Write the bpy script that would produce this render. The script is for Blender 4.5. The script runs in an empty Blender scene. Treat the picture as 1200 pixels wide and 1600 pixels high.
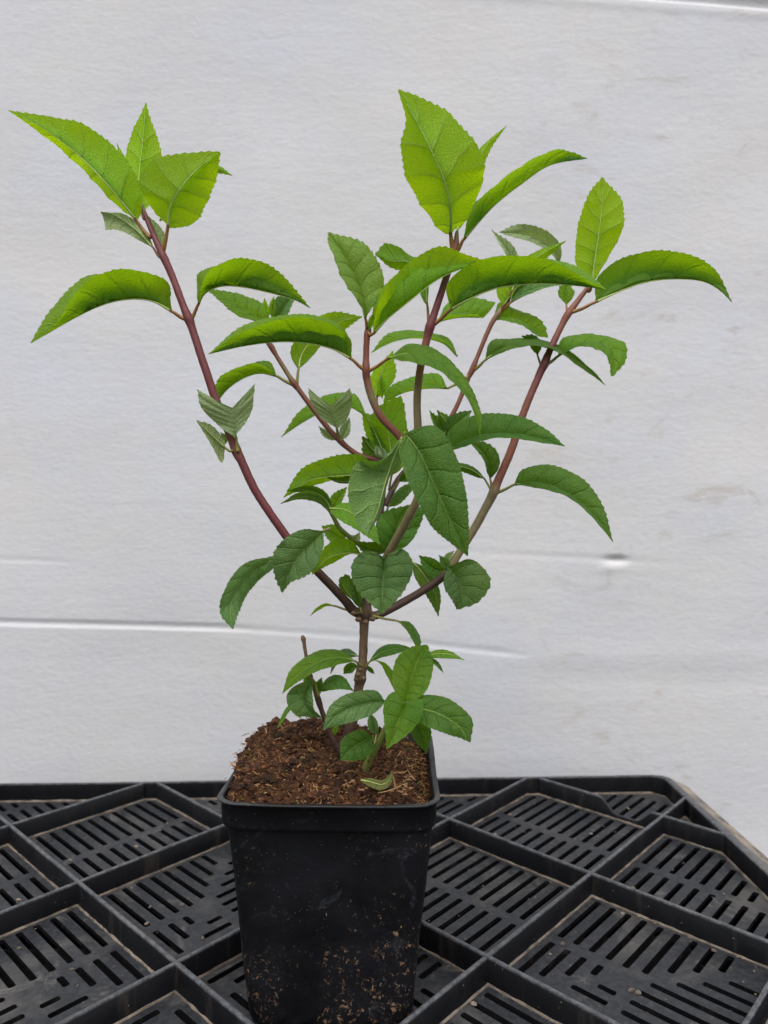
import bpy, bmesh, math, random
from mathutils import Vector, noise
R = math.radians
random.seed(7)
S = bpy.context.scene
COL = S.collection

# ---------------------------------------------------------------- camera, light, exposure
CAMZ, F, HOR = 0.275, 1130.0, 775.0
cam_d = bpy.data.cameras.new('camera'); cam = bpy.data.objects.new('camera', cam_d); COL.objects.link(cam)
cam.location = (0, 0, CAMZ); cam.rotation_euler = (R(90), 0, 0)
cam_d.sensor_fit = 'VERTICAL'; cam_d.sensor_height = 36; cam_d.lens = 36*F/1600
cam_d.shift_y = -25/1600
cam_d.clip_start = 0.01; cam_d.clip_end = 200
cam_d.dof.use_dof = True; cam_d.dof.focus_distance = 0.392; cam_d.dof.aperture_fstop = 10.0
S.camera = cam
w = bpy.data.worlds.new('World'); S.world = w; w.use_nodes = True
wn, wl = w.node_tree.nodes, w.node_tree.links
bg = wn['Background']
sky = wn.new('ShaderNodeTexSky'); sky.sky_type = 'NISHITA'; sky.sun_disc = False
SUN_EL, SUN_AZ = R(57), R(-30)
sky.sun_elevation = SUN_EL; sky.sun_rotation = R(180)+SUN_AZ
sky.air_density = 1.0; sky.dust_density = 4.0; sky.ozone_density = 1.0
hs = wn.new('ShaderNodeHueSaturation'); hs.inputs['Saturation'].default_value = 0.42
wl.new(sky.outputs[0], hs.inputs['Color']); wl.new(hs.outputs[0], bg.inputs['Color'])
bg.inputs['Strength'].default_value = 0.105
sd = bpy.data.lights.new('sun', 'SUN'); sun = bpy.data.objects.new('sun', sd); COL.objects.link(sun)
sd.energy = 1.6; sd.angle = R(48); sd.color = (1.0, 0.97, 0.93)
# direction to the sun: behind the camera, above, slightly left
sv = Vector((math.sin(SUN_AZ)*math.cos(SUN_EL), -math.cos(SUN_AZ)*math.cos(SUN_EL), math.sin(SUN_EL)))
sun.rotation_euler = sv.to_track_quat('Z', 'Y').to_euler(); sun.location = sv*3
S.view_settings.view_transform = 'Standard'; S.view_settings.look = 'None'
S.view_settings.exposure = 0.50; S.view_settings.gamma = 1.0

def at(x, y, d):
    return Vector(((x-600)/F*d, d, CAMZ-(y-HOR)/F*d))

# ---------------------------------------------------------------- node helpers
class NT:
    def __init__(s, name):
        s.m = bpy.data.materials.new(name); s.m.use_nodes = True
        s.n, s.l = s.m.node_tree.nodes, s.m.node_tree.links
        s.p = s.n['Principled BSDF']; s.out = s.n['Material Output']
    def node(s, t, **k):
        o = s.n.new(t)
        for a, b in k.items(): setattr(o, a, b)
        return o
    def inp(s, sock, v):
        if isinstance(v, bpy.types.NodeSocket): s.l.new(v, sock)
        elif v is not None:
            if isinstance(v, (tuple, list)) and len(v) == 3 and sock.type == 'RGBA': v = (*v, 1)
            sock.default_value = v
    def math(s, op, a, b=None, c=None, clamp=False):
        o = s.node('ShaderNodeMath', operation=op, use_clamp=clamp)
        s.inp(o.inputs[0], a)
        if b is not None: s.inp(o.inputs[1], b)
        if c is not None: s.inp(o.inputs[2], c)
        return o.outputs[0]
    def sstep(s, x, a, b, lo=0.0, hi=1.0):
        o = s.node('ShaderNodeMapRange', interpolation_type='SMOOTHSTEP')
        s.inp(o.inputs[0], x); s.inp(o.inputs[1], a); s.inp(o.inputs[2], b); s.inp(o.inputs[3], lo); s.inp(o.inputs[4], hi)
        return o.outputs[0]
    def mix(s, f, a, b, blend='MIX'):
        o = s.node('ShaderNodeMix', data_type='RGBA', blend_type=blend)
        s.inp(o.inputs[0], f); s.inp(o.inputs[6], a); s.inp(o.inputs[7], b)
        return o.outputs[2]
    def noise(s, vec, scale, detail=4, rough=0.55, dist=0.0):
        o = s.node('ShaderNodeTexNoise'); s.l.new(vec, o.inputs['Vector'])
        o.inputs['Scale'].default_value = scale; o.inputs['Detail'].default_value = detail
        o.inputs['Roughness'].default_value = rough; o.inputs['Distortion'].default_value = dist
        return o.outputs['Fac']
    def voro(s, vec, scale, feature='F1', out='Distance', rnd=1.0):
        o = s.node('ShaderNodeTexVoronoi', feature=feature); s.l.new(vec, o.inputs['Vector'])
        o.inputs['Scale'].default_value = scale; o.inputs['Randomness'].default_value = rnd
        return o.outputs[out]
    def coord(s, which='Object', scale=None, rot=None):
        tc = s.node('ShaderNodeTexCoord').outputs[which]
        if scale is None and rot is None: return tc
        mp = s.node('ShaderNodeMapping'); s.l.new(tc, mp.inputs[0])
        if scale: mp.inputs['Scale'].default_value = scale
        if rot: mp.inputs['Rotation'].default_value = rot
        return mp.outputs[0]
    def bump(s, h, strength, dist, prev=None):
        o = s.node('ShaderNodeBump'); s.inp(o.inputs['Height'], h)
        o.inputs['Strength'].default_value = strength; o.inputs['Distance'].default_value = dist
        if prev is not None: s.l.new(prev, o.inputs['Normal'])
        return o.outputs[0]
    def set(s, col=None, rough=None, spec=None, normal=None):
        if col is not None: s.inp(s.p.inputs['Base Color'], col)
        if rough is not None: s.inp(s.p.inputs['Roughness'], rough)
        if spec is not None: s.inp(s.p.inputs['Specular IOR Level'], spec)
        if normal is not None: s.l.new(normal, s.p.inputs['Normal'])
        return s.m

# ---------------------------------------------------------------- materials
def leaf_mat(name, up, un, tr, trans=0.42, vein=(0.30, 0.42, 0.14)):
    n = NT(name)
    uv = n.coord('UV'); ob = n.coord('Object')
    sp = n.node('ShaderNodeSeparateXYZ'); n.l.new(uv, sp.inputs[0])
    v = n.math('MULTIPLY', n.math('ABSOLUTE', n.math('SUBTRACT', sp.outputs[0], 0.5)), 2.0)
    t = sp.outputs[1]
    jit = n.math('MULTIPLY', n.math('SUBTRACT', n.noise(ob, 90, 2), 0.5), 0.35)
    ph = n.math('ADD', n.math('SUBTRACT', n.math('MULTIPLY', t, 6.5), n.math('MULTIPLY', v, 1.25)), n.math('MULTIPLY', n.math('MULTIPLY', v, v), 0.35))
    ph = n.math('ADD', ph, jit)
    fr = n.math('FRACT', n.math('ADD', ph, 2.0))
    dist = n.math('MINIMUM', fr, n.math('SUBTRACT', 1.0, fr))
    side = n.sstep(dist, 0.0, 0.085, 1.0, 0.0)
    side = n.math('MULTIPLY', side, n.sstep(v, 0.6, 1.0, 1.0, 0.35))
    mid = n.sstep(v, 0.018, 0.055, 1.0, 0.0)
    veins = n.math('MAXIMUM', side, mid)
    net = n.sstep(n.voro(ob, 620, 'DISTANCE_TO_EDGE'), 0.0, 0.16, 1.0, 0.0)
    big = n.noise(ob, 60, 3); fine = n.noise(ob, 1500, 3, 0.7)
    back = n.node('ShaderNodeNewGeometry').outputs['Backfacing']
    rnd = n.node('ShaderNodeObjectInfo').outputs['Random']
    # upper side: net of sunken veins a little paler; dusty hairs
    cu = n.mix(n.math('MAXIMUM', n.math('MULTIPLY', side, 0.10), n.math('MULTIPLY', mid, 0.55)), up, vein)
    cu = n.mix(n.math('MULTIPLY', net, 0.22), cu, vein)
    cu = n.mix(n.sstep(fine, 0.56, 0.70, 0, 0.42), cu, n.mix(0.55, cu, (0.44, 0.56, 0.40)))
    cu = n.mix(n.sstep(n.noise(ob, 420, 4, 0.7), 0.42, 0.66, 0, 0.40), cu, n.mix(0.6, cu, (0.012, 0.045, 0.006)))
    cb = n.mix(n.math('MULTIPLY', veins, 0.26), un, (0.40, 0.52, 0.18))
    cb = n.mix(n.math('MULTIPLY', net, 0.25), cb, (0.38, 0.52, 0.2))
    c = n.mix(back, cu, cb)
    spot = n.math('MULTIPLY', n.sstep(n.voro(ob, 170), 0.05, 0.11, 1, 0), n.sstep(n.noise(ob, 55, 2), 0.55, 0.62))
    c = n.mix(n.math('MULTIPLY', spot, 0.55), c, (0.16, 0.10, 0.03))
    edge = n.math('MULTIPLY', n.sstep(v, 0.90, 1.0), n.sstep(n.noise(ob, 130, 3), 0.50, 0.62))
    c = n.mix(n.math('MULTIPLY', edge, 0.4), c, (0.24, 0.24, 0.05))
    c = n.mix(n.sstep(big, 0.3, 0.75, 0.0, 0.35), c, n.mix(0.5, c, (0.22, 0.34, 0.03)))
    hsv = n.node('ShaderNodeHueSaturation'); n.l.new(c, hsv.inputs['Color'])
    n.l.new(n.math('ADD', 0.84, n.math('MULTIPLY', rnd, 0.34)), hsv.inputs['Value'])
    n.l.new(n.math('ADD', 0.488, n.math('MULTIPLY', rnd, 0.022)), hsv.inputs['Hue'])
    c = hsv.outputs[0]
    h = n.math('ADD', n.math('MULTIPLY', veins, -0.9), n.math('MULTIPLY', net, -0.35))
    h = n.math('ADD', h, n.math('MULTIPLY', fine, 0.35))
    nb = n.bump(h, 0.75, 0.0009)
    n.set(c, n.sstep(fine, 0.3, 0.7, 0.44, 0.62), 0.30, nb)
    tb = n.node('ShaderNodeBsdfTranslucent')
    tcol = n.mix(n.math('MULTIPLY', side, 0.38), tr, tuple(x*0.55 for x in tr))
    tcol = n.mix(n.math('MULTIPLY', net, 0.25), tcol, tuple(x*0.6 for x in tr))
    n.inp(tb.inputs[0], tcol); n.l.new(nb, tb.inputs[1])
    ms = n.node('ShaderNodeMixShader'); ms.inputs[0].default_value = trans
    n.l.new(n.p.outputs[0], ms.inputs[1]); n.l.new(tb.outputs[0], ms.inputs[2])
    n.l.new(ms.outputs[0], n.out.inputs[0])
    return n.m
LM = {
 'y': leaf_mat('leaf_young', (0.165,0.36,0.020), (0.155,0.345,0.014), (0.62,0.93,0.006), 0.56, (0.36,0.54,0.09)),
 'l': leaf_mat('leaf_light', (0.15,0.32,0.055), (0.16,0.31,0.04), (0.40,0.62,0.02), 0.42, (0.30,0.46,0.14)),
 'm': leaf_mat('leaf_green', (0.055,0.180,0.018), (0.105,0.25,0.014), (0.41,0.70,0.005), 0.46, (0.20,0.36,0.08)),
 'd': leaf_mat('leaf_dark', (0.048,0.148,0.020), (0.075,0.170,0.018), (0.18,0.37,0.006), 0.35, (0.17,0.30,0.07)),
 't': leaf_mat('leaf_bluish', (0.090,0.200,0.064), (0.13,0.23,0.07), (0.20,0.39,0.03), 0.3, (0.24,0.37,0.15)),
 'p': leaf_mat('leaf_pale', (0.33,0.43,0.23), (0.36,0.45,0.24), (0.38,0.52,0.12), 0.36, (0.44,0.54,0.33)),
 'o': leaf_mat('leaf_wilted', (0.15,0.17,0.035), (0.13,0.12,0.04), (0.22,0.24,0.03), 0.3, (0.17,0.17,0.05)),
}
def attr_mat(name, rough=0.5, bump=0.35, bscale=700, streak=0.35):
    n = NT(name)
    a = n.node('ShaderNodeAttribute'); a.attribute_name = 'Col'
    ob = n.coord('Object'); lo = n.coord('Object', (1, 1, 0.22))
    f = n.noise(lo, bscale, 5, 0.7); g = n.noise(ob, 260, 3)
    c = n.mix(n.sstep(f, 0.35, 0.65, 0, streak), a.outputs['Color'], n.mix(0.5, a.outputs['Color'], (0.02, 0.008, 0.008)))
    c = n.mix(n.sstep(n.voro(ob, 1100), 0.06, 0.22, 0.5, 0.0), c, (0.34, 0.22, 0.15))
    return n.set(c, rough, 0.4, n.bump(n.math('ADD', f, n.math('MULTIPLY', g, 0.6)), bump, 0.0005))
STEM = attr_mat('stem_skin')
BARK = attr_mat('bark', 0.75, 1.0, 420, 0.95)

def pot_mat():
    n = NT('black_pot_plastic'); ob = n.coord('Object')
    sp = n.node('ShaderNodeSeparateXYZ'); n.l.new(ob, sp.inputs[0])
    base = n.mix(n.sstep(n.noise(ob, 24, 5, 0.6), 0.35, 0.7), (0.0030, 0.0032, 0.0042), (0.0085, 0.009, 0.012))
    # dry soil flecks, in clusters and thicker towards the foot
    low = n.sstep(sp.outputs[2], 0.085, 0.0, 0.0, 0.13)
    clus = n.math('ADD', n.math('ADD', n.noise(ob, 42, 3, 0.6), low), n.sstep(sp.outputs[0], -0.035, 0.03, -0.07, 0.03))
    fl = n.noise(n.coord('Object', (1, 1, 0.8)), 330, 7, 0.80, 0.8)
    m1 = n.math('MULTIPLY', n.sstep(n.math('ADD', fl, n.math('MULTIPLY', low, 0.28)), 0.60, 0.63), n.sstep(clus, 0.52, 0.66))
    fl2 = n.voro(ob, 330); m2 = n.math('MULTIPLY', n.sstep(fl2, 0.10, 0.17, 1, 0), n.sstep(n.noise(ob, 75, 3), 0.50, 0.60))
    fl3 = n.noise(n.coord('Object', (1, 1, 0.35), (0.3, 0.5, 0.2)), 900, 2, 0.5); m3 = n.math('MULTIPLY', n.sstep(fl3, 0.70, 0.74), n.sstep(n.noise(ob, 30, 4), 0.50, 0.62))
    smear = n.math('MULTIPLY', n.sstep(n.noise(ob, 55, 6, 0.7, 1.2), 0.58, 0.72), 0.16)
    c = n.mix(smear, base, (0.16, 0.17, 0.20))
    c = n.mix(n.math('MULTIPLY', m3, 0.55), c, (0.34, 0.34, 0.36))
    c = n.mix(n.math('MULTIPLY', m2, 0.15), c, (0.22, 0.17, 0.12))
    c = n.mix(n.math('MULTIPLY', m1, 0.9), c, n.mix(n.noise(ob, 300, 2), (0.16, 0.07, 0.03), (0.42, 0.27, 0.16)))
    lip = n.math('MULTIPLY', n.sstep(sp.outputs[2], 0.1212, 0.1224), n.sstep(n.noise(ob, 200, 4, .7), .3, .65, .25, .8))
    c = n.mix(lip, c, (0.075, 0.077, 0.083))
    d = n.math('MAXIMUM', m1, m2)
    r = n.math('ADD', n.sstep(n.noise(ob, 80, 4), 0.3, 0.7, 0.40, 0.55), n.math('MULTIPLY', d, 0.35))
    h = n.math('ADD', n.math('MULTIPLY', d, 1.0), n.math('MULTIPLY', n.noise(ob, 60, 3), 2.2))
    return n.set(c, r, 0.33, n.bump(h, 0.5, 0.0007))
POT = pot_mat()
def tray_mat():
    n = NT('black_tray_plastic'); ob = n.coord('Object')
    geo = n.node('ShaderNodeNewGeometry'); sn = n.node('ShaderNodeSeparateXYZ'); n.l.new(geo.outputs['Normal'], sn.inputs[0])
    topf = n.sstep(sn.outputs[2], 0.35, 0.9)       # dust settles on faces that look up
    base = n.mix(n.noise(ob, 40, 4), (0.0035, 0.0037, 0.0048), (0.008, 0.0084, 0.0105))
    dust = n.math('MULTIPLY', topf, n.sstep(n.noise(ob, 14, 6, 0.68, 0.5), 0.48, 0.72, 0.0, 0.5))
    c = n.mix(n.math('MULTIPLY', topf, n.sstep(n.noise(ob, 260, 5, 0.7), 0.35, 0.7, 0.12, 0.30)), base, (0.12, 0.13, 0.15))
    so = n.node('ShaderNodeSeparateXYZ'); n.l.new(ob, so.inputs[0])
    worn = n.math('MULTIPLY', n.sstep(so.outputs[2], 0.0136, 0.0152), n.sstep(n.noise(ob, 240, 5, 0.75), 0.36, 0.66, 0.22, 0.75))
    c = n.mix(worn, c, (0.15, 0.155, 0.17))
    sandy = n.math('MULTIPLY', n.math('MULTIPLY', n.sstep(so.outputs[0], 0.1245, 0.130), topf), n.sstep(n.noise(ob, 45, 6, 0.75, 0.6), 0.38, 0.60, 0.12, 0.85))
    c = n.mix(sandy, c, (0.33, 0.27, 0.20))
    c = n.mix(n.math('MULTIPLY', dust, 0.68), c, (0.20, 0.185, 0.165))
    sm = n.math('MULTIPLY', n.sstep(n.noise(ob, 33, 8, 0.8, 0.7), 0.56, 0.70), topf)
    c = n.mix(n.math('MULTIPLY', sm, 0.26), c, (0.34, 0.31, 0.27))
    run = n.math('MULTIPLY', n.sstep(n.noise(n.coord('Object', (1, 1, 0.12)), 95, 4, 0.6), 0.56, 0.72), n.math('SUBTRACT', 1.0, topf))
    c = n.mix(n.math('MULTIPLY', run, 0.09), c, (0.22, 0.17, 0.12))
    spk = n.math('MULTIPLY', n.sstep(n.voro(ob, 300), 0.06, 0.12, 1, 0), n.sstep(n.noise(ob, 50, 2), 0.55, 0.62))
    c = n.mix(n.math('MULTIPLY', spk, 0.55), c, (0.40, 0.36, 0.30))
    r = n.math('ADD', n.sstep(n.noise(ob, 60, 4), 0.3, 0.7, 0.34, 0.5), n.math('MULTIPLY', dust, 0.35))
    return n.set(c, r, 0.26, n.bump(n.noise(ob, 420, 5, 0.7), 0.35, 0.0005))
TRAY = tray_mat()
def simple(name, c1, c2, scale, rough=0.8, bump=0.6, bd=0.001, spec=0.3):
    n = NT(name); ob = n.coord('Object'); f = n.noise(ob, scale, 6, 0.65)
    return n.set(n.mix(n.sstep(f, 0.3, 0.7), c1, c2), rough, spec, n.bump(f, bump, bd))
DUST = simple('dry_dust', (0.07, 0.06, 0.052), (0.26, 0.215, 0.17), 90, 0.95, 0.5)
def soil_mat():
    n = NT('peat_soil'); ob = n.coord('Object')
    f = n.noise(ob, 260, 7, 0.80); g = n.noise(ob, 40, 3)
    r = n.node('ShaderNodeValToRGB'); e = r.color_ramp.elements
    e[0].position = 0.30; e[0].color = (0.010, 0.0055, 0.0035, 1); e[1].position = 0.70; e[1].color = (0.30, 0.135, 0.05, 1)
    k = e.new(0.52); k.color = (0.062, 0.025, 0.011, 1)
    n.l.new(f, r.inputs[0])
    c = n.mix(n.sstep(g, 0.52, 0.68, 0, 0.35), r.outputs[0], (0.10, 0.06, 0.025))
    c = n.mix(n.sstep(n.noise(ob, 75, 4, 0.6), 0.50, 0.62, 0, 0.75), c, (0.016, 0.009, 0.006))
    return n.set(c, 0.9, 0.25, n.bump(f, 0.9, 0.0015))
SOIL = soil_mat()
FIB = [simple('peat_fibre_brown', (0.08, 0.030, 0.012), (0.24, 0.10, 0.038), 150, 0.85, 0.3),
       simple('peat_fibre_tan', (0.22, 0.105, 0.042), (0.46, 0.27, 0.13), 150, 0.85, 0.3),
       simple('peat_fibre_dark', (0.016, 0.008, 0.005), (0.05, 0.025, 0.013), 150, 0.85, 0.3),
       simple('moss_fibre', (0.09, 0.075, 0.02), (0.17, 0.14, 0.045), 150, 0.85, 0.3)]
def sheet_mat():
    n = NT('white_sheet'); ob = n.coord('Object')
    hz = n.coord('Object', (0.5, 1, 1.15))
    sp = n.node('ShaderNodeSeparateXYZ'); n.l.new(ob, sp.inputs[0])
    a = n.noise(ob, 9, 5, 0.6); b = n.noise(hz, 150, 5, 0.65); c_ = n.noise(ob, 520, 4, 0.7)
    c = n.mix(n.sstep(a, 0.34, 0.68), (0.635, 0.655, 0.715), (0.675, 0.668, 0.675))
    c = n.mix(n.sstep(n.noise(ob, 3.2, 3), 0.35, 0.7, 0, 0.5), c, (0.625, 0.625, 0.635))
    c = n.mix(n.sstep(b, 0.40, 0.66, 0.0, 0.16), c, (0.53, 0.53, 0.55))
    # faint brown scuffs, top right and low right
    scf = n.math('MULTIPLY', n.sstep(n.noise(hz, 30, 5, 0.7, 0.8), 0.56, 0.72), n.sstep(sp.outputs[0], -0.05, 0.35, 0.05, 0.5))
    c = n.mix(scf, c, (0.47, 0.42, 0.37))
    spk = n.math('MULTIPLY', n.sstep(n.voro(ob, 60), 0.022, 0.045, 1, 0), n.sstep(n.noise(ob, 14, 2), 0.52, 0.6))
    c = n.mix(n.math('MULTIPLY', spk, 0.5), c, (0.33, 0.29, 0.26))
    h = n.math('ADD', n.math('MULTIPLY', b, 0.30), n.math('MULTIPLY', c_, 0.6))
    h = n.math('ADD', h, n.math('MULTIPLY', n.noise(n.coord('Object', (0.6, 1, 1.3), (0, 0.25, 0)), 210, 2, 0.5), 1.5))
    h = n.math('ADD', h, n.math('MULTIPLY', n.noise(ob, 110, 4), 0.8))
    return n.set(c, 0.8, 0.15, n.bump(h, 0.21, 0.0010))
SHEET = sheet_mat()
GROUND = simple('dark_ground', (0.008, 0.0075, 0.007), (0.02, 0.019, 0.017), 25, 0.9, 0.5, 0.004)  # near-black colour stands in for the shade seen through the tray slots

# ---------------------------------------------------------------- object helpers
def link(name, me, mats, parent=None):
    o = bpy.data.objects.new(name, me); COL.objects.link(o)
    for m in (mats if isinstance(mats, (list, tuple)) else [mats]): me.materials.append(m)
    if parent: o.parent = parent
    return o
def from_py(name, vs, fs, mats, parent=None, smooth=True):
    me = bpy.data.meshes.new(name); me.from_pydata([tuple(v) for v in vs], [], fs); me.update()
    if smooth: me.polygons.foreach_set('use_smooth', [True]*len(me.polygons))
    return link(name, me, mats, parent)
def empty(name, loc, label, cat):
    o = bpy.data.objects.new(name, None); COL.objects.link(o); o.location = loc; o.empty_display_size = 0.02
    o['label'] = label; o['category'] = cat
    return o
def keep_world(o, parent):
    o.parent = parent; o.matrix_parent_inverse.identity(); o.location = -Vector(parent.location)
def catmull(pts, n):
    """resample a polyline of tuples/vectors to n+1 points, evenly by length, smooth"""
    P = [Vector(p) for p in pts]
    if len(P) == 2: dense = [P[0].lerp(P[1], i/20) for i in range(21)]
    else:
        P = [P[0]*2-P[1]] + P + [P[-1]*2-P[-2]]
        dense = []
        for i in range(1, len(P)-2):
            a, b, c, d = P[i-1:i+3]
            for k in range(14):
                t = k/14
                dense.append(0.5*((2*b)+(c-a)*t+(2*a-5*b+4*c-d)*t*t+(3*b-a-3*c+d)*t**3))
        dense.append(P[-2])
    L = [0]
    for i in range(1, len(dense)): L.append(L[-1]+(dense[i]-dense[i-1]).length)
    out = []; j = 0
    for i in range(n+1):
        s = L[-1]*i/n
        while j < len(L)-2 and L[j+1] < s: j += 1
        f = (s-L[j])/max(L[j+1]-L[j], 1e-12)
        out.append(dense[j].lerp(dense[j+1], min(max(f, 0), 1)))
    return out
def lerpl(lst, t):
    if not isinstance(lst, (list, tuple)): return lst
    if len(lst) == 1: return lst[0]
    x = t*(len(lst)-1); i = min(int(x), len(lst)-2); f = x-i
    f = f*f*(3-2*f)
    return lst[i]*(1-f)+lst[i+1]*f
def tube_data(P, rad, seg=10, base=0, rough=0.0):
    vs, fs = [], []
    N = len(P)
    T = [(P[min(i+1, N-1)]-P[max(i-1, 0)]).normalized() for i in range(N)]
    up = Vector((0, 0, 1)) if abs(T[0].z) < 0.9 else Vector((1, 0, 0))
    u = T[0].cross(up).normalized()
    for i in range(N):
        u = (u-T[i]*u.dot(T[i])).normalized(); v = T[i].cross(u)
        for k in range(seg):
            a = 2*math.pi*k/seg
            r = rad[i]
            if rough: r *= 1+rough*noise.noise(P[i]*260+Vector((math.cos(a), math.sin(a), 0))*0.8)
            vs.append(P[i]+(u*math.cos(a)+v*math.sin(a))*r)
    for i in range(N-1):
        for k in range(seg):
            k2 = (k+1) % seg
            fs.append((base+i*seg+k, base+i*seg+k2, base+(i+1)*seg+k2, base+(i+1)*seg+k))
    fs.append(tuple(base+k for k in reversed(range(seg)))); fs.append(tuple(base+(N-1)*seg+k for k in range(seg)))
    return vs, fs

# ---------------------------------------------------------------- ground, white sheet
me = bpy.data.meshes.new('ground'); bm = bmesh.new(); bmesh.ops.create_grid(bm, x_segments=8, y_segments=8, size=30)
for v in bm.verts: v.co.z = -0.140
bm.to_mesh(me); bm.free(); o = link('ground', me, GROUND); o['kind'] = 'structure'

SD = 0.745
def gs(x, a, s): return math.exp(-((x-a)/s)**2)
def ss(x, a, b):
    t = min(max((x-a)/(b-a), 0), 1); return t*t*(3-2*t)
def pl(x, pts):
    if x <= pts[0][0]: return pts[0][1]
    for (a, b), (c, d) in zip(pts, pts[1:]):
        if x <= c: return b+(d-b)*(x-a)/(c-a)
    return pts[-1][1]
def sheet_disp(px, py):
    """forward offset (metres) of the sheet at photograph position px, py"""
    f = 0.004*(noise.noise(Vector((px/420, py/360, 3)))) + 0.0008*noise.noise(Vector((px/150, py/110, 9)))
    f += 0.00009*noise.noise(Vector((px/60, py/14, 5)))
    yc = pl(px, [(-400, 968), (0, 975), (360, 984), (560, 997), (820, 1026), (1200, 1040)])
    amp = pl(px, [(-400, 1), (330, 1.0), (400, 0.45), (560, 0.25), (680, 0.45), (780, 0.5), (840, 0.0)])
    k = py-yc
    f += amp*(0.00035*ss(k, 0, 4)*(1-ss(k, 8, 60)) - 0.0013*ss(k, -12, -3)*(1-ss(k, -3, 4)))
    yc2 = 877+px*0.03; a2 = pl(px, [(-400, .5), (60, .5), (130, 0)])
    k = py-yc2; f += a2*(-0.0007*ss(k, -10, -3)*(1-ss(k, -3, 4)))
    yc3 = 868+(px-780)*0.055; a3 = pl(px, [(560, 0), (780, .3), (930, .5), (1000, .35), (1100, 0)])
    k = py-yc3; f += a3*(-0.0008*ss(k, -12, -3)*(1-ss(k, -3, 5)))
    # the torn dent
    f += -0.0040*gs(px, 963, 15)*gs(py, 875, 6) + 0.0007*gs(px, 955, 20)*gs(py, 889, 8)
    f += -0.0006*gs(py, 1062+(px-1000)*0.02, 22)*ss(px, 700, 900)
    f += 0.0004*gs(py, 1025, 18)*ss(px, 780, 900)
    # fold along the top
    yt = pl(px, [(200, -55), (1000, -1), (1200, 16), (1700, 45)])
    k = py-yt
    f += -0.008*(1-ss(k, -12, 2)) + 0.0006*gs(k, 9, 8) + 0.0085*(1-ss(k, -40, -10))
    return f
NX, NS = 560, 900
ztop, zbend, rb = 0.86, -0.129, 0.010
L1_, L2_, L3_ = ztop-zbend, rb*math.pi/2, 0.02
def sheet_path(s):
    if s < L1_: return SD, ztop-s, 0.0
    s -= L1_
    if s < L2_:
        a = s/rb; return SD-rb+rb*math.cos(a), zbend-rb*math.sin(a), a
    return SD-rb-(s-L2_), zbend-rb, math.pi/2
vs, fs = [], []
tot = L1_+L2_+L3_
for j in range(NS+1):
    s = tot*j/NS; Y, Z, a = sheet_path(s)
    for i in range(NX+1):
        X = -0.95+1.95*i/NX
        px = 600+X*F/SD; py = HOR+(CAMZ-(ztop-s))*F/SD
        f = sheet_disp(px, py)
        if a > 0: f = max(0.0002, abs(f)*0.4)
        vs.append((X, Y-f*math.cos(a), Z+f*math.sin(a)))
for j in range(NS):
    for i in range(NX):
        q = j*(NX+1)+i; fs.append((q, q+NX+1, q+NX+2, q+1))
o = from_py('backdrop_sheet', vs, fs, SHEET)
o['label'] = 'creased white sheet hanging behind the plant and tray'; o['category'] = 'backdrop sheet'

# ---------------------------------------------------------------- tray
PH = R(1.86); A = 0.0872; QX, QD = 0.1426, 0.499
tray = empty('plant_tray', (QX, QD, 0), 'black plastic nursery tray with slotted diamond cells under the pot', 'tray')
tray.rotation_euler = (0, 0, PH)
PMIN, PMAX, QMIN, QMAX = -0.505, 0.1205, -0.39, 0.168
HT = 0.0155
def clip_poly(P, inside, inter):
    out = []
    for i in range(len(P)):
        a, b = P[i-1], P[i]
        if inside(b):
            if not inside(a): out.append(inter(a, b))
            out.append(b)
        elif inside(a): out.append(inter(a, b))
    return out
def clip_half(P, nx, ny, c):      # keep nx*x+ny*y <= c
    f = lambda p: nx*p[0]+ny*p[1]-c
    def it(a, b):
        fa, fb = f(a), f(b); t = fa/(fa-fb); return (a[0]+(b[0]-a[0])*t, a[1]+(b[1]-a[1])*t)
    return clip_poly(P, lambda p: f(p) <= 1e-9, it)
def clip_box(P, m=0.0):
    P = clip_half(P, 1, 0, PMAX-m); P = clip_half(P, -1, 0, -(PMIN+m)) if P else P
    P = clip_half(P, 0, 1, QMAX-m) if P else P; P = clip_half(P, 0, -1, -(QMIN+m)) if P else P
    P = clip_half(P, .7071, .7071, (PMAX+QMAX-0.010)*.7071-m) if P else P      # cut-off corners
    P = clip_half(P, -.7071, .7071, (-PMIN+QMAX-0.010)*.7071-m) if P else P
    return P
def seg_clip(a, b, P, m):
    t0, t1 = 0.0, 1.0; n = len(P)
    area = sum(P[i-1][0]*P[i][1]-P[i][0]*P[i-1][1] for i in range(n))
    for i in range(n):
        p, q = P[i-1], P[i]; ex, ey = q[0]-p[0], q[1]-p[1]; l = math.hypot(ex, ey)
        if l < 1e-7: continue
        nx, ny = (-ey/l, ex/l) if area > 0 else (ey/l, -ex/l)      # inward
        fa = (a[0]-p[0])*nx+(a[1]-p[1])*ny-m; fb = (b[0]-p[0])*nx+(b[1]-p[1])*ny-m
        if fa < 0 and fb < 0: return None
        if fa < 0: t0 = max(t0, fa/(fa-fb))
        elif fb < 0: t1 = min(t1, fa/(fa-fb))
    if t1-t0 <= 0: return None
    return (a[0]+(b[0]-a[0])*t0, a[1]+(b[1]-a[1])*t0), (a[0]+(b[0]-a[0])*t1, a[1]+(b[1]-a[1])*t1)
r2 = math.sqrt(0.5)
DN, UP = (r2, -r2), (r2, r2)      # '\' and '/' seen from above, back is up
SIDE = A/r2
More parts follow.
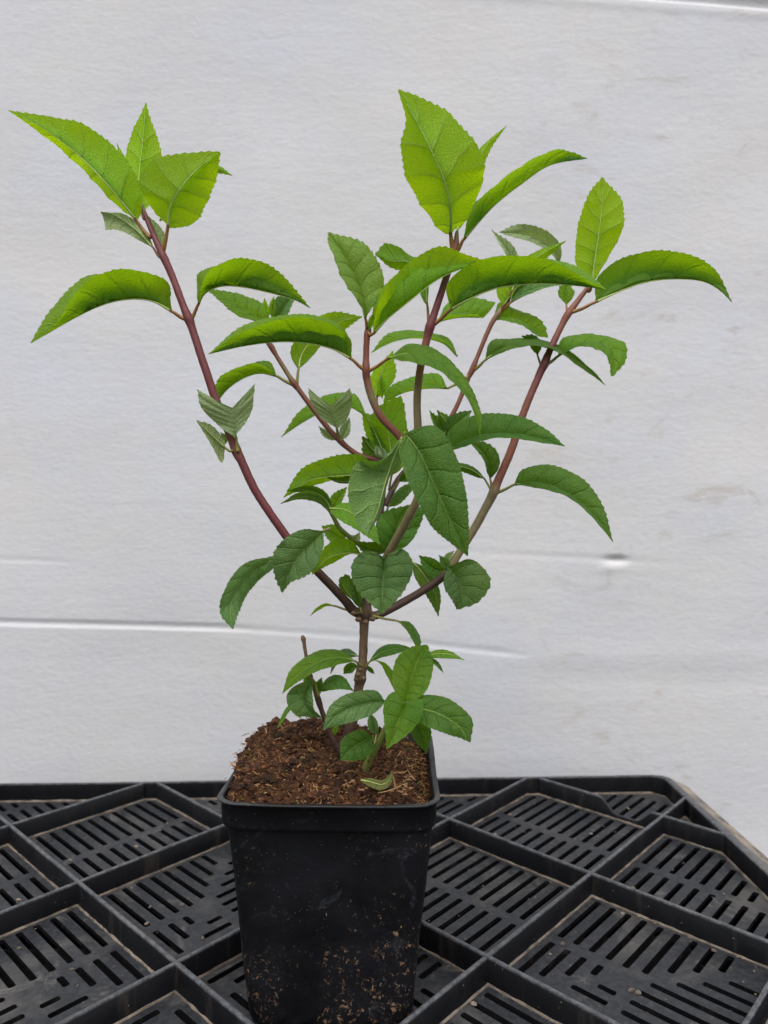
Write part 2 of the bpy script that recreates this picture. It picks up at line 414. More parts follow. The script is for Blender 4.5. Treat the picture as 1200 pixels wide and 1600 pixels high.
def slot_poly(a, b, w=0.00205):
    dx, dy = b[0]-a[0], b[1]-a[1]; l = math.hypot(dx, dy); dx /= l; dy /= l; nx, ny = -dy, dx; c = w*0.45
    pts = [(-w+c, 0, 1), (-w, c, 1)]
    P = []
    for (s, t) in ((w-c, 0), (w, c)): P.append((a[0]+nx*s+dx*t, a[1]+ny*s+dy*t))
    for (s, t) in ((w, -c), (w-c, 0)): P.append((b[0]+nx*s+dx*t, b[1]+ny*s+dy*t))
    for (s, t) in ((-w+c, 0), (-w, -c)): P.append((b[0]+nx*s+dx*t, b[1]+ny*s+dy*t))
    for (s, t) in ((-w, c), (-w+c, 0)): P.append((a[0]+nx*s+dx*t, a[1]+ny*s+dy*t))
    return P
def slots(region, cx, cy, d, full):
    """slots run along d over one cell centred at cx,cy; a solid band crosses the middle"""
    n = (-d[1], d[0]); out = []
    pitch = 0.0106; K = int(SIDE/2/pitch)
    for k in range(-K-1, K+2):
        off = (k+0.0)*pitch
        if abs(off) > SIDE/2-0.0055: continue
        for lo, hi in ((-SIDE/2+0.004, -0.0040), (0.0040, SIDE/2-0.004)):
            a = (cx+n[0]*off+d[0]*lo, cy+n[1]*off+d[1]*lo); b = (cx+n[0]*off+d[0]*hi, cy+n[1]*off+d[1]*hi)
            s = seg_clip(a, b, region, 0.0046)
            if s and math.hypot(s[1][0]-s[0][0], s[1][1]-s[0][1]) > 0.0085: out.append(slot_poly(*s))
    return out
fl_bm = bmesh.new(); edge_v, edge_f = [], []
def add_fillet(P):
    """low dusty step round the inside of a cell"""
    n = len(P); area = sum(P[i-1][0]*P[i][1]-P[i][0]*P[i-1][1] for i in range(n))
    if area < 0: P = P[::-1]
    def inset(m):
        out = []
        for i in range(n):
            p0, p1, p2 = P[i-1], P[i], P[(i+1) % n]
            def nrm(a, b):
                l = math.hypot(b[0]-a[0], b[1]-a[1]) or 1; return (-(b[1]-a[1])/l, (b[0]-a[0])/l)
            n1, n2 = nrm(p0, p1), nrm(p1, p2); k = 1+n1[0]*n2[0]+n1[1]*n2[1]
            out.append((p1[0]+(n1[0]+n2[0])*m/k, p1[1]+(n1[1]+n2[1])*m/k))
        return out
    # subdivide sides so the crust is uneven
    prof = [(0.0014, 0.0013), (0.0018, 0.0012), (0.0021, 0.0008), (0.0024, 0.0001)]
    rings = [inset(m) for m, z in prof]
    for i in range(n):
        L = math.hypot(P[i][0]-P[i-1][0], P[i][1]-P[i-1][1]); ns = max(1, int(L/0.003)); b = len(edge_v)
        for k in range(ns+1):
            t = k/ns
            for (m, z), rg in zip(prof, rings):
                x = rg[i-1][0]*(1-t)+rg[i][0]*t; y = rg[i-1][1]*(1-t)+rg[i][1]*t
                zz = z*(1+0.45*noise.noise(Vector((x*160, y*160, m*900)))) if z > .0003 else z
                wob = 0.0005*noise.noise(Vector((x*220, y*220, 4)))
                edge_v.append((x+wob, y+wob, zz))
        for k in range(ns):
            for q in range(3):
                edge_f.append((b+k*4+q, b+(k+1)*4+q, b+(k+1)*4+q+1, b+k*4+q+1))
cells = []
for i in range(-9, 4):
    for j in range(-5, 4):
        if (i+j) % 2 == 0: continue
        cx, cy = i*A, j*A
        D = [(cx, cy+A), (cx-A, cy), (cx, cy-A), (cx+A, cy)]
        D = clip_box(D)
        if len(D) < 3: continue
        ar = abs(sum(D[k-1][0]*D[k][1]-D[k][0]*D[k-1][1] for k in range(len(D))))/2
        if ar < 0.0004: continue
        cells.append((i, j, cx, cy, D))
for (i, j, cx, cy, D) in cells:
    left = i < -2
    d1 = DN if left else UP
    if i == -2: d1 = UP
    sl = []
    if j == -1 or (j <= -2 and i not in (-1, -3)):
        top = clip_half(D, 0, -1, -cy); bot = clip_half(D, 0, 1, cy)
        d2 = UP if d1 == DN else DN
        if len(top) > 2: sl += slots(top, cx, cy, d1, 0)
        if len(bot) > 2: sl += slots(bot, cx, cy, d2, 0)
    elif j == 0 and i in (-3, -1):
        lf = clip_half(D, 1, 0, cx); rt = clip_half(D, -1, 0, -cx)
        if i == -3: sl += slots(lf, cx, cy, DN, 0)+slots(rt, cx, cy, UP, 0)
        else: sl += slots(D, cx, cy, UP, 0)
    elif j <= -2:
        lf = clip_half(D, 1, 0, cx); rt = clip_half(D, -1, 0, -cx)
        if i == -3: sl += slots(lf, cx, cy, UP, 0)+slots(rt, cx, cy, DN, 0)
        else: sl += slots(D, cx, cy, DN, 0)
    else: sl += slots(D, cx, cy, d1, 0)
    cu = bpy.data.curves.new('tmp', 'CURVE'); cu.dimensions = '2D'; cu.fill_mode = 'BOTH'; cu.extrude = 0.0014
    for P in [D]+sl:
        spn = cu.splines.new('POLY'); spn.points.add(len(P)-1); spn.use_cyclic_u = True
        for q, p in enumerate(P): spn.points[q].co = (p[0], p[1], 0, 1)
    to = bpy.data.objects.new('tmp', cu); COL.objects.link(to)
    dg = bpy.context.evaluated_depsgraph_get(); dg.update()
    tm = bpy.data.meshes.new_from_object(to.evaluated_get(dg))
    for v in tm.vertices: v.co.z -= 0.0014
    fl_bm.from_mesh(tm)
    bpy.data.objects.remove(to); bpy.data.meshes.remove(tm); bpy.data.curves.remove(cu)
    add_fillet(D)
me = bpy.data.meshes.new('slotted_base'); fl_bm.to_mesh(me); fl_bm.free(); link('slotted_base', me, TRAY, tray)
o = from_py('dust_crust', edge_v, edge_f, DUST, tray, smooth=False)
# ribs
def rib_mesh(a, b, z1, prof=None):
    dx, dy = b[0]-a[0], b[1]-a[1]; l = math.hypot(dx, dy); dx /= l; dy /= l; nx, ny = -dy, dx
    NSg = max(2, int(l/0.0022)); vs, fs = [], []
    for k in range(NSg+1):
        s = l*k/NSg; x, y = a[0]+dx*s, a[1]+dy*s
        h = z1*(prof(s, l) if prof else 1)
        wb = 0.00022*noise.noise(Vector((x*30, y*30, 1))); h += 0.00012*noise.noise(Vector((x*60, y*60, 6)))
        for (o_, z) in ((-.0017, -.0012), (-.0013, h-.0004), (-.0009, h), (.0009, h), (.0013, h-.0004), (.0017, -.0012)):
            vs.append((x+nx*(o_+wb), y+ny*(o_+wb), z))
    for k in range(NSg):
        for q in range(5):
            b0 = k*6+q; fs.append((b0, b0+1, b0+7, b0+6))
    fs.append((5, 4, 3, 2, 1, 0)); e = NSg*6; fs.append((e, e+1, e+2, e+3, e+4, e+5))
    return vs, fs
def box_seg(x0, y0, dx, dy):
    """clip an infinite lattice line to the tray"""
    B = [(PMIN, QMIN), (PMAX, QMIN), (PMAX, QMAX-0.010), (PMAX-0.010, QMAX), (PMIN+0.010, QMAX), (PMIN, QMAX-0.010)]
    return seg_clip((x0-dx*2, y0-dy*2), (x0+dx*2, y0+dy*2), B, -0.0008)
for c in range(-12, 8):
    if c % 2: continue
    s = box_seg(c*A, 0, *UP)
    if s: from_py('rib', *rib_mesh(*s, HT-0.00022), TRAY, tray)
    s = box_seg(c*A, 0, *DN)
    if s:
        prof = None
        if c == 2:
            # scooped hand hold beside the back corner: node (0,1) sits at (0, A)
            def prof(sd, l, s=s):
                x = s[0][0]+(s[1][0]-s[0][0])*sd/l
                x -= A
                if -0.045 < x < -0.002:
                    return 1-0.75*ss(x, -0.040, -0.027)*(1-ss(x, -0.016, -0.004))
                return 1
        from_py('rib', *rib_mesh(*s, HT, prof), TRAY, tray)
# outer rim: upright inside wall, worn top, sloping shoulder, skirt
def rrect(off, z, r0=0.010, seg=8, jit=0.0):
    out = []
    if off > 0: kb = 0.30 if z > 0.004 else 0.42
    else: kb = 1
    x0, x1, y0, y1 = PMIN-off, PMAX+off, QMIN-off*kb, QMAX+off*kb; r = r0+max(off, 0)*.55
    cs = [(x1-r, y1-r, 0), (x0+r, y1-r, 90), (x0+r, y0+r, 180), (x1-r, y0+r, 270)]
    def lin(a, b, n): return [(a[0]+(b[0]-a[0])*k/n, a[1]+(b[1]-a[1])*k/n) for k in range(1, n)]
    for q, (cx, cy, a0) in enumerate(cs):
        arc = [(cx+r*math.cos(R(a0+90*k/seg)), cy+r*math.sin(R(a0+90*k/seg))) for k in range(seg+1)]
        if out: out += lin(out[-1], arc[0], 60)
        out += arc
    out += lin(out[-1], out[0], 60)
    res = []
    for (x, y) in out:
        k = 0.0006*noise.noise(Vector((x*14, y*14, 0)))+0.00022*noise.noise(Vector((x*120, y*120, off*300)))
        res.append((x, y, z+(k if z > 0 else 0)))
    return res
prof = [(0.0, -0.0028), (0.0, HT-0.0005), (0.0006, HT+0.0002), (0.0036, HT+0.0002), (0.0060, HT+0.0001), (0.0078, HT-0.0012), (0.0150, 0.0112), (0.0185, 0.0102), (0.0198, 0.0085), (0.0202, 0.0030), (0.0225, -0.1395)]
vs, fs = [], []
for off, z in prof: vs += rrect(off, z)
nr = len(vs)//len(prof)
for k in range(len(prof)-1):
    for q in range(nr):
        q2 = (q+1) % nr; fs.append((k*nr+q, k*nr+q2, (k+1)*nr+q2, (k+1)*nr+q))
o = from_py('outer_rim', vs, [f[::-1] for f in fs], [TRAY], tray)
# crumbs lying on the tray
vs, fs = [], []
def crumb(vs, fs, c, s, squash=0.7):
    b = len(vs); ph = (1+5**.5)/2
    ico = [(-1, ph, 0), (1, ph, 0), (-1, -ph, 0), (1, -ph, 0), (0, -1, ph), (0, 1, ph), (0, -1, -ph), (0, 1, -ph), (ph, 0, -1), (ph, 0, 1), (-ph, 0, -1), (-ph, 0, 1)]
    F_ = [(0,11,5),(0,5,1),(0,1,7),(0,7,10),(0,10,11),(1,5,9),(5,11,4),(11,10,2),(10,7,6),(7,1,8),(3,9,4),(3,4,2),(3,2,6),(3,6,8),(3,8,9),(4,9,5),(2,4,11),(6,2,10),(8,6,7),(9,8,1)]
    sx, sy = random.uniform(.6, 1.4), random.uniform(.6, 1.2)
    for p in ico:
        k = s/1.9*random.uniform(.6, 1.3); vs.append((c[0]+p[0]*k*sx, c[1]+p[1]*k*sy, c[2]+p[2]*k*squash))
    fs += [(b+a, b+d, b+e) for a, d, e in F_]
for _ in range(190):
    x, y = random.uniform(-0.46, 0.10), random.uniform(-0.14, 0.155)
    if abs(x+0.17) < .05 and abs(y+.085) < .05: continue
    crumb(vs, fs, (x, y, 0.0004), random.choice((.0005, .0007, .0007, .001, .0015)), .6)
for _ in range(70):     # sandy dirt caught in the corner of the cell on the right
    t = random.random(); k = random.gauss(0, 1)
    x = 0.02+0.065*t; y = -0.0872*0-0.02-0.065*t+0.0; crumb(vs, fs, (x-0.006-abs(k)*.002, y+0.012-abs(k)*.003, .0006), random.uniform(.0005, .0014), .5)
o = from_py('soil_crumbs', vs, fs, DUST, None, smooth=False)
o.location = (QX, QD, 0); o.rotation_euler = (0, 0, PH)
o['kind'] = 'stuff'; o['label'] = 'dry crumbs of soil scattered over the black tray'; o['category'] = 'crumbs'

# ---------------------------------------------------------------- pot
PX, PY, ZR = -0.0272, 0.4155, 0.1225
plant = empty('potted_shrub', (PX, PY, 0), 'young green leafy shrub with red stems growing in a square black pot', 'potted plant')
def ring(h, r, z, seg=7, wob=0.0, drop=0.0, turn=R(-1.2)):
    out = []
    for q, (sx, sy, a0) in enumerate(((1, 1, 0), (-1, 1, 90), (-1, -1, 180), (1, -1, 270))):
        arc = [(sx*(h-r)+r*math.cos(R(a0+90*k/seg)), sy*(h-r)+r*math.sin(R(a0+90*k/seg))) for k in range(seg+1)]
        if out:
            a, b = out[-1], arc[0]; out += [(a[0]+(b[0]-a[0])*k/24, a[1]+(b[1]-a[1])*k/24) for k in range(1, 24)]
        out += arc
    a, b = out[-1], out[0]; out += [(a[0]+(b[0]-a[0])*k/24, a[1]+(b[1]-a[1])*k/24) for k in range(1, 24)]
    res = []
    for x, y in out:
        m = max(abs(x), abs(y)); l = 1+wob*noise.noise(Vector((x*22, y*22, z*18)))
        # walls belly in slightly halfway along each side
        if abs(y) >= abs(x): dent = math.cos(min(abs(x)/h, 1)*math.pi/2); x2, y2 = x*l, y*l-math.copysign(drop*dent, y)
        else: dent = math.cos(min(abs(y)/h, 1)*math.pi/2); x2, y2 = x*l-math.copysign(drop*dent, x), y*l
        zz = z+(0.0009*noise.noise(Vector((x*25, y*25, 7))) if z > .09 else 0) - (0.0014*dent if z > .105 else 0)
        res.append((x2*math.cos(turn)-y2*math.sin(turn), x2*math.sin(turn)+y2*math.cos(turn), zz))
    return res
def loft(name, prof, mat, parent, cap_first=False, cap_last=False):
    vs, fs = [], []
    for p in prof: vs += ring(*p[:3], wob=p[3] if len(p) > 3 else 0.006, drop=p[4] if len(p) > 4 else 0.0)
    n = len(vs)//len(prof)
    for k in range(len(prof)-1):
        for q in range(n):
            q2 = (q+1) % n; fs.append((k*n+q, k*n+q2, (k+1)*n+q2, (k+1)*n+q))
    if cap_first: fs.append(tuple(reversed(range(n))))
    if cap_last: fs.append(tuple(range((len(prof)-1)*n, len(prof)*n)))
    return from_py(name, vs, fs, mat, parent)
hb, ht = 0.0430, 0.0532
prof = [(hb-.0035, .008, 0.0012), (hb-.0008, .009, 0.0018), (hb, .009, 0.0035)]
for k in range(1, 17):
    t = k/16; z = 0.0035+(0.1075-0.0035)*t
    prof.append((hb+(ht-hb)*t, .009+.002*t, z, 0.010, 0.0012*math.sin(math.pi*t)))
prof += [(ht+.0002, .011, 0.1082), (ht-.0012, .010, 0.1084)]
inner = [(hb+(ht-hb)*(1-k/10)-.0012, .010, 0.1084-0.105*k/10) for k in range(1, 11)]
pot = loft('pot', prof+inner, POT, plant, True, True)
rimp = [(ht-.0009, .0085, 0.1080), (ht+.0004, .009, 0.1078), (ht+.0013, .0095, 0.1084), (ht+.0016, .0095, 0.1100), (ht+.0019, .0098, ZR-.0024), (ht+.0032, .0110, ZR-.0017), (ht+.0037, .0112, ZR-.0010), (ht+.0036, .0112, ZR-.0004), (ht+.0030, .0108, ZR), (ht+.0012, .009, ZR-.0002), (ht+.0004, .0088, ZR-.0012), (ht-.0004, .0085, 0.1085)]
rim = loft('rim', [(a, b, c, .008) for a, b, c in rimp]+[(rimp[0][0], rimp[0][1], rimp[0][2], .008)], POT, pot)

# soil
def soil_z(lx, ly):
    z = ZR+0.0002+0.0108*math.exp(-((lx+.62)/.66)**2)*math.exp(-((ly-.05)/.85)**2)
    z += 0.006*math.exp(-((lx+.1)/.6)**2-((ly-.5)/.5)**2)
    z -= 0.0072*ss(lx, .45, .95)+0.003*ss(-ly, .5, 1.0)
    z -= 0.004*math.exp(-((lx-.42)/.2)**2-((ly+.15)/.25)**2)
    e = max(ss(lx, .82, 1), ss(ly, .86, 1)*.6, ss(-ly, .86, 1)*.8, ss(-lx, .93, 1)*.9)
    return z-0.004*e
SH = 0.0530
def soil_full(lx, ly):
    p = Vector((lx*3, ly*3, 0))
    f = noise.fractal(p*1.5, 0.8, 2.1, 6)*0.0026+noise.fractal(p*6, 0.5, 2.2, 4)*0.0019
    return soil_z(lx, ly)+f
NG = 230; vs, fs = [], []
for j in range(NG+1):
    for i in range(NG+1):
        lx, ly = -1+2*i/NG, -1+2*j/NG
        # squircle so that corners follow the pot
        qx, qy = lx*math.sqrt(1-0.085*ly*ly), ly*math.sqrt(1-0.085*lx*lx)
        n3 = noise.noise_vector(Vector((lx*20, ly*20, 2)))*0.0009
        vs.append((qx*SH+n3.x, qy*SH+n3.y, soil_full(lx, ly)))
for j in range(NG):
    for i in range(NG):
        q = j*(NG+1)+i; fs.append((q, q+1, q+NG+2, q+NG+1))
def inpot():
    lx, ly = random.uniform(-1, 1), random.uniform(-1, 1)
    return lx, ly, lx*SH*math.sqrt(1-0.085*ly*ly), ly*SH*math.sqrt(1-0.085*lx*lx)
for _ in range(5200):
    lx, ly, x, y = inpot(); s = random.choice((.0005, .0008, .0008, .0012, .0012, .0019, .0026))*random.uniform(.8, 1.2)
    if lx > .8 and s > .0015: s *= .6
    crumb(vs, fs, (x, y, soil_full(lx, ly)+s*.3), s, .8)
soil = from_py('soil', vs, fs, SOIL, plant, smooth=False)
soil['label'] = 'rough brown peat soil heaped in the pot'
# fibres
def strip(vs, fs, mi, c, d, L, wd, m, curve=.3):
    b = len(vs); d = d.normalized(); sd_ = d.cross(Vector((random.uniform(-.5, .5), random.uniform(-.5, .5), 1))).normalized(); up = sd_.cross(d)
    K = 4
    for k in range(K+1):
        t = k/K-.5; p = c+d*L*t+up*L*curve*(.25-t*t)*(-1)+sd_*L*curve*.4*math.sin(t*5)
        ww = wd*(1-abs(t)*1.2)
        vs += [tuple(p-sd_*ww), tuple(p+up*ww*.9), tuple(p+sd_*ww)]
    for k in range(K):
        for q in range(3):
            q2 = (q+1) % 3; fs.append((b+k*3+q, b+k*3+q2, b+(k+1)*3+q2, b+(k+1)*3+q)); mi.append(m)
vs, fs, mi = [], [], []
for _ in range(6000):
    lx, ly, x, y = inpot(); z = soil_full(lx, ly)+random.uniform(0, .0013)
    a = random.uniform(0, 6.28); el = random.gauss(0, .45)
    d = Vector((math.cos(a)*math.cos(el), math.sin(a)*math.cos(el), math.sin(el)))
    mm = random.choices((0, 1, 2, 3), (44, 26, 22, 8))[0]
    strip(vs, fs, mi, Vector((x, y, z)), d, random.uniform(.0015, .0068), random.uniform(.00016, .00055), mm, random.uniform(-.4, .4))
for _ in range(34):      # shreds poking out over the left edge
    y = random.uniform(-.030, .03); x = -SH*random.uniform(.95, 1.10); z = ZR+random.uniform(.0, .009)
    d = Vector((-1, random.uniform(-1.6, 1.6), random.uniform(-.8, .8)))
    strip(vs, fs, mi, Vector((x, y, z)), d, random.uniform(.002, .007), random.uniform(.0003, .0006), random.choice((0, 0, 1)), random.uniform(-.3, .3))
fib = from_py('peat_fibres', vs, fs, FIB, soil, smooth=False)
fib.data.polygons.foreach_set('material_index', mi); fib['kind'] = 'stuff'

# ---------------------------------------------------------------- stems
C_BRN, C_BRD, C_PUR, C_RED, C_GRN, C_OLV = (0.19, 0.12, 0.07), (0.095, 0.052, 0.040), (0.175, 0.044, 0.048), (0.235, 0.080, 0.052), (0.20, 0.24, 0.055), (0.235, 0.185, 0.09)
def stem(name, pts, mat=STEM, parent=None, seg=14, rough=0.06, label=None, spacing=0.0011):
    """pts: (x, y, depth, radius_px, colour)"""
    P3 = [at(x, y, d) for x, y, d, r, c in pts]
    L = sum((P3[i+1]-P3[i]).length for i in range(len(P3)-1)); n = max(6, int(L/spacing))
    path = catmull(P3, n)
    # values along by length
    acc = [0]
    for i in range(len(P3)-1): acc.append(acc[-1]+(P3[i+1]-P3[i]).length)
    rad, cols = [], []
    for i in range(n+1):
        s = acc[-1]*i/n; j = 0
        while j < len(acc)-2 and acc[j+1] < s: j += 1
        t = (s-acc[j])/max(acc[j+1]-acc[j], 1e-9); t = min(max(t, 0), 1)
        a, b = pts[j], pts[j+1]
        rad.append(0.87*(a[3]*a[2]*(1-t)+b[3]*b[2]*t)/F)
        cols.append(tuple(a[4][q]*(1-t)+b[4][q]*t for q in range(3)))
    vs, fs = tube_data(path, rad, seg, 0, rough)
    me = bpy.data.meshes.new(name); me.from_pydata([tuple(v) for v in vs], [], fs); me.update()
    me.polygons.foreach_set('use_smooth', [True]*len(me.polygons))
    ca = me.color_attributes.new('Col', 'FLOAT_COLOR', 'POINT')
    for i in range(len(vs)):
        ca.data[i].color = (*cols[min(i//seg, n)], 1)
    o = link(name, me, mat)
    if parent is plant: keep_world(o, plant)
    elif parent: o.parent = parent
    if label: o['label'] = label
    return o
trunk = stem('trunk', [(536, 1168, .412, 11, C_BRD), (546, 1142, .412, 9.5, C_BRD), (556, 1100, .413, 8.5, C_BRN), (561, 1070, .414, 8.5, C_BRN), (563, 1060, .414, 11.5, C_BRN), (564, 1050, .414, 9.5, C_BRN), (566, 1042, .414, 10.5, C_BRN), (567, 1032, .414, 8, C_BRN), (568, 1000, .415, 7.8, C_BRN),
    (569, 972, .415, 8.5, C_BRN), (570, 962, .415, 13, C_BRD), (570, 954, .415, 13, C_BRN), (574, 930, .417, 7.5, C_BRD), (582, 890, .420, 6.5, C_BRD), (590, 840, .423, 5.5, C_BRD), (596, 790, .425, 5.5, C_BRD), (600, 755, .427, 4.5, C_BRD), (602, 722, .427, 5.5, C_BRD), (601, 712, .427, 3, C_BRD)], BARK, plant, 16, 0.14)
b_left = stem('branch', [(566, 962, .415, 8, C_BRD), (550, 952, .413, 9, C_BRD), (538, 937, .410, 7.8, C_BRD), (505, 902, .404, 7.8, C_BRD), (470, 867, .400, 7.6, C_PUR), (436, 822, .397, 7.5, C_PUR), (400, 768, .395, 7.5, C_PUR), (378, 722, .394, 7.6, C_PUR), (369, 704, .394, 9.5, C_RED), (362, 685, .394, 8, C_PUR), (340, 632, .394, 7.6, C_PUR), (318, 568, .394, 7.2, C_PUR), (300, 512, .395, 7, C_PUR), (295, 498, .395, 9, C_PUR), (288, 482, .395, 6.6, C_PUR), (270, 434, .396, 6.4, C_PUR), (255, 400, .396, 7.2, C_PUR), (240, 368, .397, 5, C_PUR), (227, 336, .398, 4.2, C_PUR), (221, 318, .399, 2.5, C_GRN)], STEM, plant, label='long purple-red branch rising to the left')
b_right = stem('branch', [(574, 962, .415, 8, C_BRD), (592, 960, .416, 7.5, C_BRD), (628, 942, .418, 7.2, C_BRD), (662, 922, .421, 7, C_BRD), (690, 903, .424, 7.4, C_BRD), (702, 891, .425, 8, C_OLV), (715, 868, .426, 7, C_OLV), (740, 828, .428, 7.4, C_OLV), (763, 786, .430, 7.8, C_OLV), (771, 770, .430, 9, C_OLV), (778, 752, .431, 7.6, C_RED), (800, 700, .433, 7.2, C_RED), (820, 640, .435, 6.6, C_RED), (843, 585, .437, 6.6, C_PUR), (851, 568, .437, 8, C_PUR), (858, 550, .438, 6, C_PUR), (878, 508, .440, 5.6, C_RED), (888, 490, .440, 6.8, C_RED), (900, 474, .441, 5, C_RED), (918, 450, .442, 4, C_RED)], STEM, plant, label='long reddish branch rising to the right')
b_front = stem('branch', [(590, 905, .410, 6, C_OLV), (598, 884, .400, 8, C_OLV), (612, 856, .392, 7.6, C_OLV), (640, 805, .384, 8, C_OLV), (655, 770, .381, 7.5, C_OLV), (657, 720, .380, 6.6, C_OLV), (653, 665, .379, 7, C_OLV), (652, 620, .378, 7, C_OLV), (657, 575, .377, 7, C_RED), (667, 530, .376, 7, C_RED), (672, 510, .375, 9, C_PUR), (678, 492, .375, 6.6, C_PUR), (692, 450, .375, 6.2, C_PUR), (708, 398, .375, 6.8, C_RED), (712, 384, .375, 6.5, C_RED), (714, 362, .376, 3, C_OLV)], STEM, plant, label='stout front branch reaching the tallest leaves')
b_mid = stem('branch', [(640, 722, .386, 5, C_OLV), (634, 700, .386, 6, C_RED), (622, 680, .386, 6.6, C_RED), (596, 652, .385, 7, C_RED), (581, 622, .384, 7, C_OLV), (573, 592, .383, 6.6, C_RED), (572, 577, .382, 7.6, C_RED), (572, 560, .382, 5.6, C_RED), (573, 530, .381, 5.6, C_RED), (575, 518, .381, 6.8, C_RED), (577, 506, .381, 3, C_GRN)], STEM, plant, label='curved brown branch in the middle')
b_small = stem('branch', [(604, 722, .427, 4, C_BRD), (585, 718, .428, 5, C_PUR), (560, 711, .430, 5, C_RED), (540, 697, .431, 5, C_RED), (532, 689, .431, 6, C_RED), (515, 672, .432, 5, C_RED), (490, 640, .434, 4.8, C_RED), (466, 608, .435, 4.8, C_RED), (460, 600, .435, 6.4, C_RED), (452, 588, .435, 4.2, C_OLV), (432, 556, .436, 4, C_RED), (424, 542, .436, 5.5, C_RED), (418, 530, .436, 3.5, C_OLV), (424, 500, .436, 2.6, C_GRN)], STEM, plant, label='thin branch reaching up to the left')
b_back = stem('branch', [(602, 790, .426, 4.5, C_BRD), (612, 768, .428, 5.4, C_BRD), (626, 744, .432, 5, C_BRD), (655, 715, .440, 4.6, C_BRD), (688, 683, .446, 5, C_RED), (697, 666, .447, 4.2, C_RED), (716, 630, .449, 4.2, C_RED), (732, 590, .450, 4.4, C_RED), (738, 578, .450, 6, C_RED), (745, 560, .450, 4, C_RED), (766, 510, .451, 4.2, C_RED), (780, 488, .451, 5, C_OLV), (790, 476, .451, 4, C_OLV), (797, 460, .451, 2.2, C_GRN)], STEM, plant, label='thin red branch behind the front ones')
b_sprout = stem('side_shoot', [(588, 862, .422, 3, C_GRN), (560, 850, .416, 4, C_OLV), (545, 838, .412, 4.4, C_GRN), (530, 824, .410, 4, C_GRN), (520, 806, .409, 4, C_GRN), (513, 795, .409, 3, C_GRN)], STEM, plant, label='short yellow-green shoot')
b_low = stem('side_shoot', [(566, 1215, .395, 6, C_OLV), (575, 1192, .392, 6.6, C_GRN), (592, 1160, .388, 6, C_GRN), (608, 1130, .384, 5.4, C_GRN), (630, 1108, .380, 5.5, C_GRN), (634, 1098, .380, 4, C_GRN)], STEM, plant, label='pale green shoot low at the right')
b_twig = stem('dead_twig', [(533, 1180, .405, 5, C_BRD), (518, 1150, .402, 4.8, C_BRD), (502, 1108, .400, 4.4, C_BRD), (497, 1092, .400, 6, C_BRD), (492, 1078, .400, 4, C_BRN), (484, 1050, .399, 3.6, C_BRN), (477, 1018, .399, 3.2, C_BRN), (475, 1003, .399, 3.4, C_BRN), (474, 998, .399, 5, C_BRN), (472, 993, .399, 2.2, C_BRN)], BARK, plant, 10, .12, label='dry brown cut twig')
# knobbly bark at the whorl and knot
for (x, y, d, r) in ((553, 958, .408, 5), (560, 968, .406, 5), (571, 972, .405, 5), (582, 967, .407, 5), (590, 960, .409, 4), (559, 1054, .406, 4.5), (568, 1060, .406, 4), (563, 1046, .406, 3.5), (556, 1062, .407, 3.5)):
    c = at(x, y, d); bm = bmesh.new(); bmesh.ops.create_icosphere(bm, subdivisions=3, radius=r*d/F)
    for v in bm.verts: v.co = v.co*(1+.3*noise.noise(v.co*900+c*50)); v.co.z *= .8; v.co += c
    me = bpy.data.meshes.new('bud_scale'); bm.to_mesh(me); bm.free()
    me.polygons.foreach_set('use_smooth', [True]*len(me.polygons))
    ca = me.color_attributes.new('Col', 'FLOAT_COLOR', 'POINT')
    for q in range(len(me.vertices)): ca.data[q].color = (*C_BRN, 1)
    o = link('bud_scale', me, BARK); o.parent = trunk

# ---------------------------------------------------------------- leaves
def petiole_mat(name, c1, c2):
    n = NT(name); ob = n.coord('Object'); f = n.noise(ob, 300, 3)
    return n.set(n.mix(n.sstep(f, .3, .7), c1, c2), 0.45, 0.4, n.bump(n.noise(ob, 1500, 2), .2, .0003))
PR, PG, PV = petiole_mat('petiole_red', (0.24, 0.10, 0.03), (0.33, 0.18, 0.05)), petiole_mat('petiole_green', (0.20, 0.21, 0.045), (0.28, 0.25, 0.07)), petiole_mat('midrib', (0.42, 0.55, 0.14), (0.50, 0.60, 0.20))
KINDS = {  # width profile along the leaf
 'n': lambda t: (math.sin(math.pi*min(t**0.80, 1))**0.92)*(1-0.30*ss(t, .7, 1)),
 'h': lambda t: min(1, (t/0.30)**0.42)*(1-max(0, (t-.30)/.70)**2.0)**1.0 if t > 0 else 0,
 'v': lambda t: min(1, 0.25+t*0.95)*(1 if t < .93 else .97),
}
rl = random.Random(11)
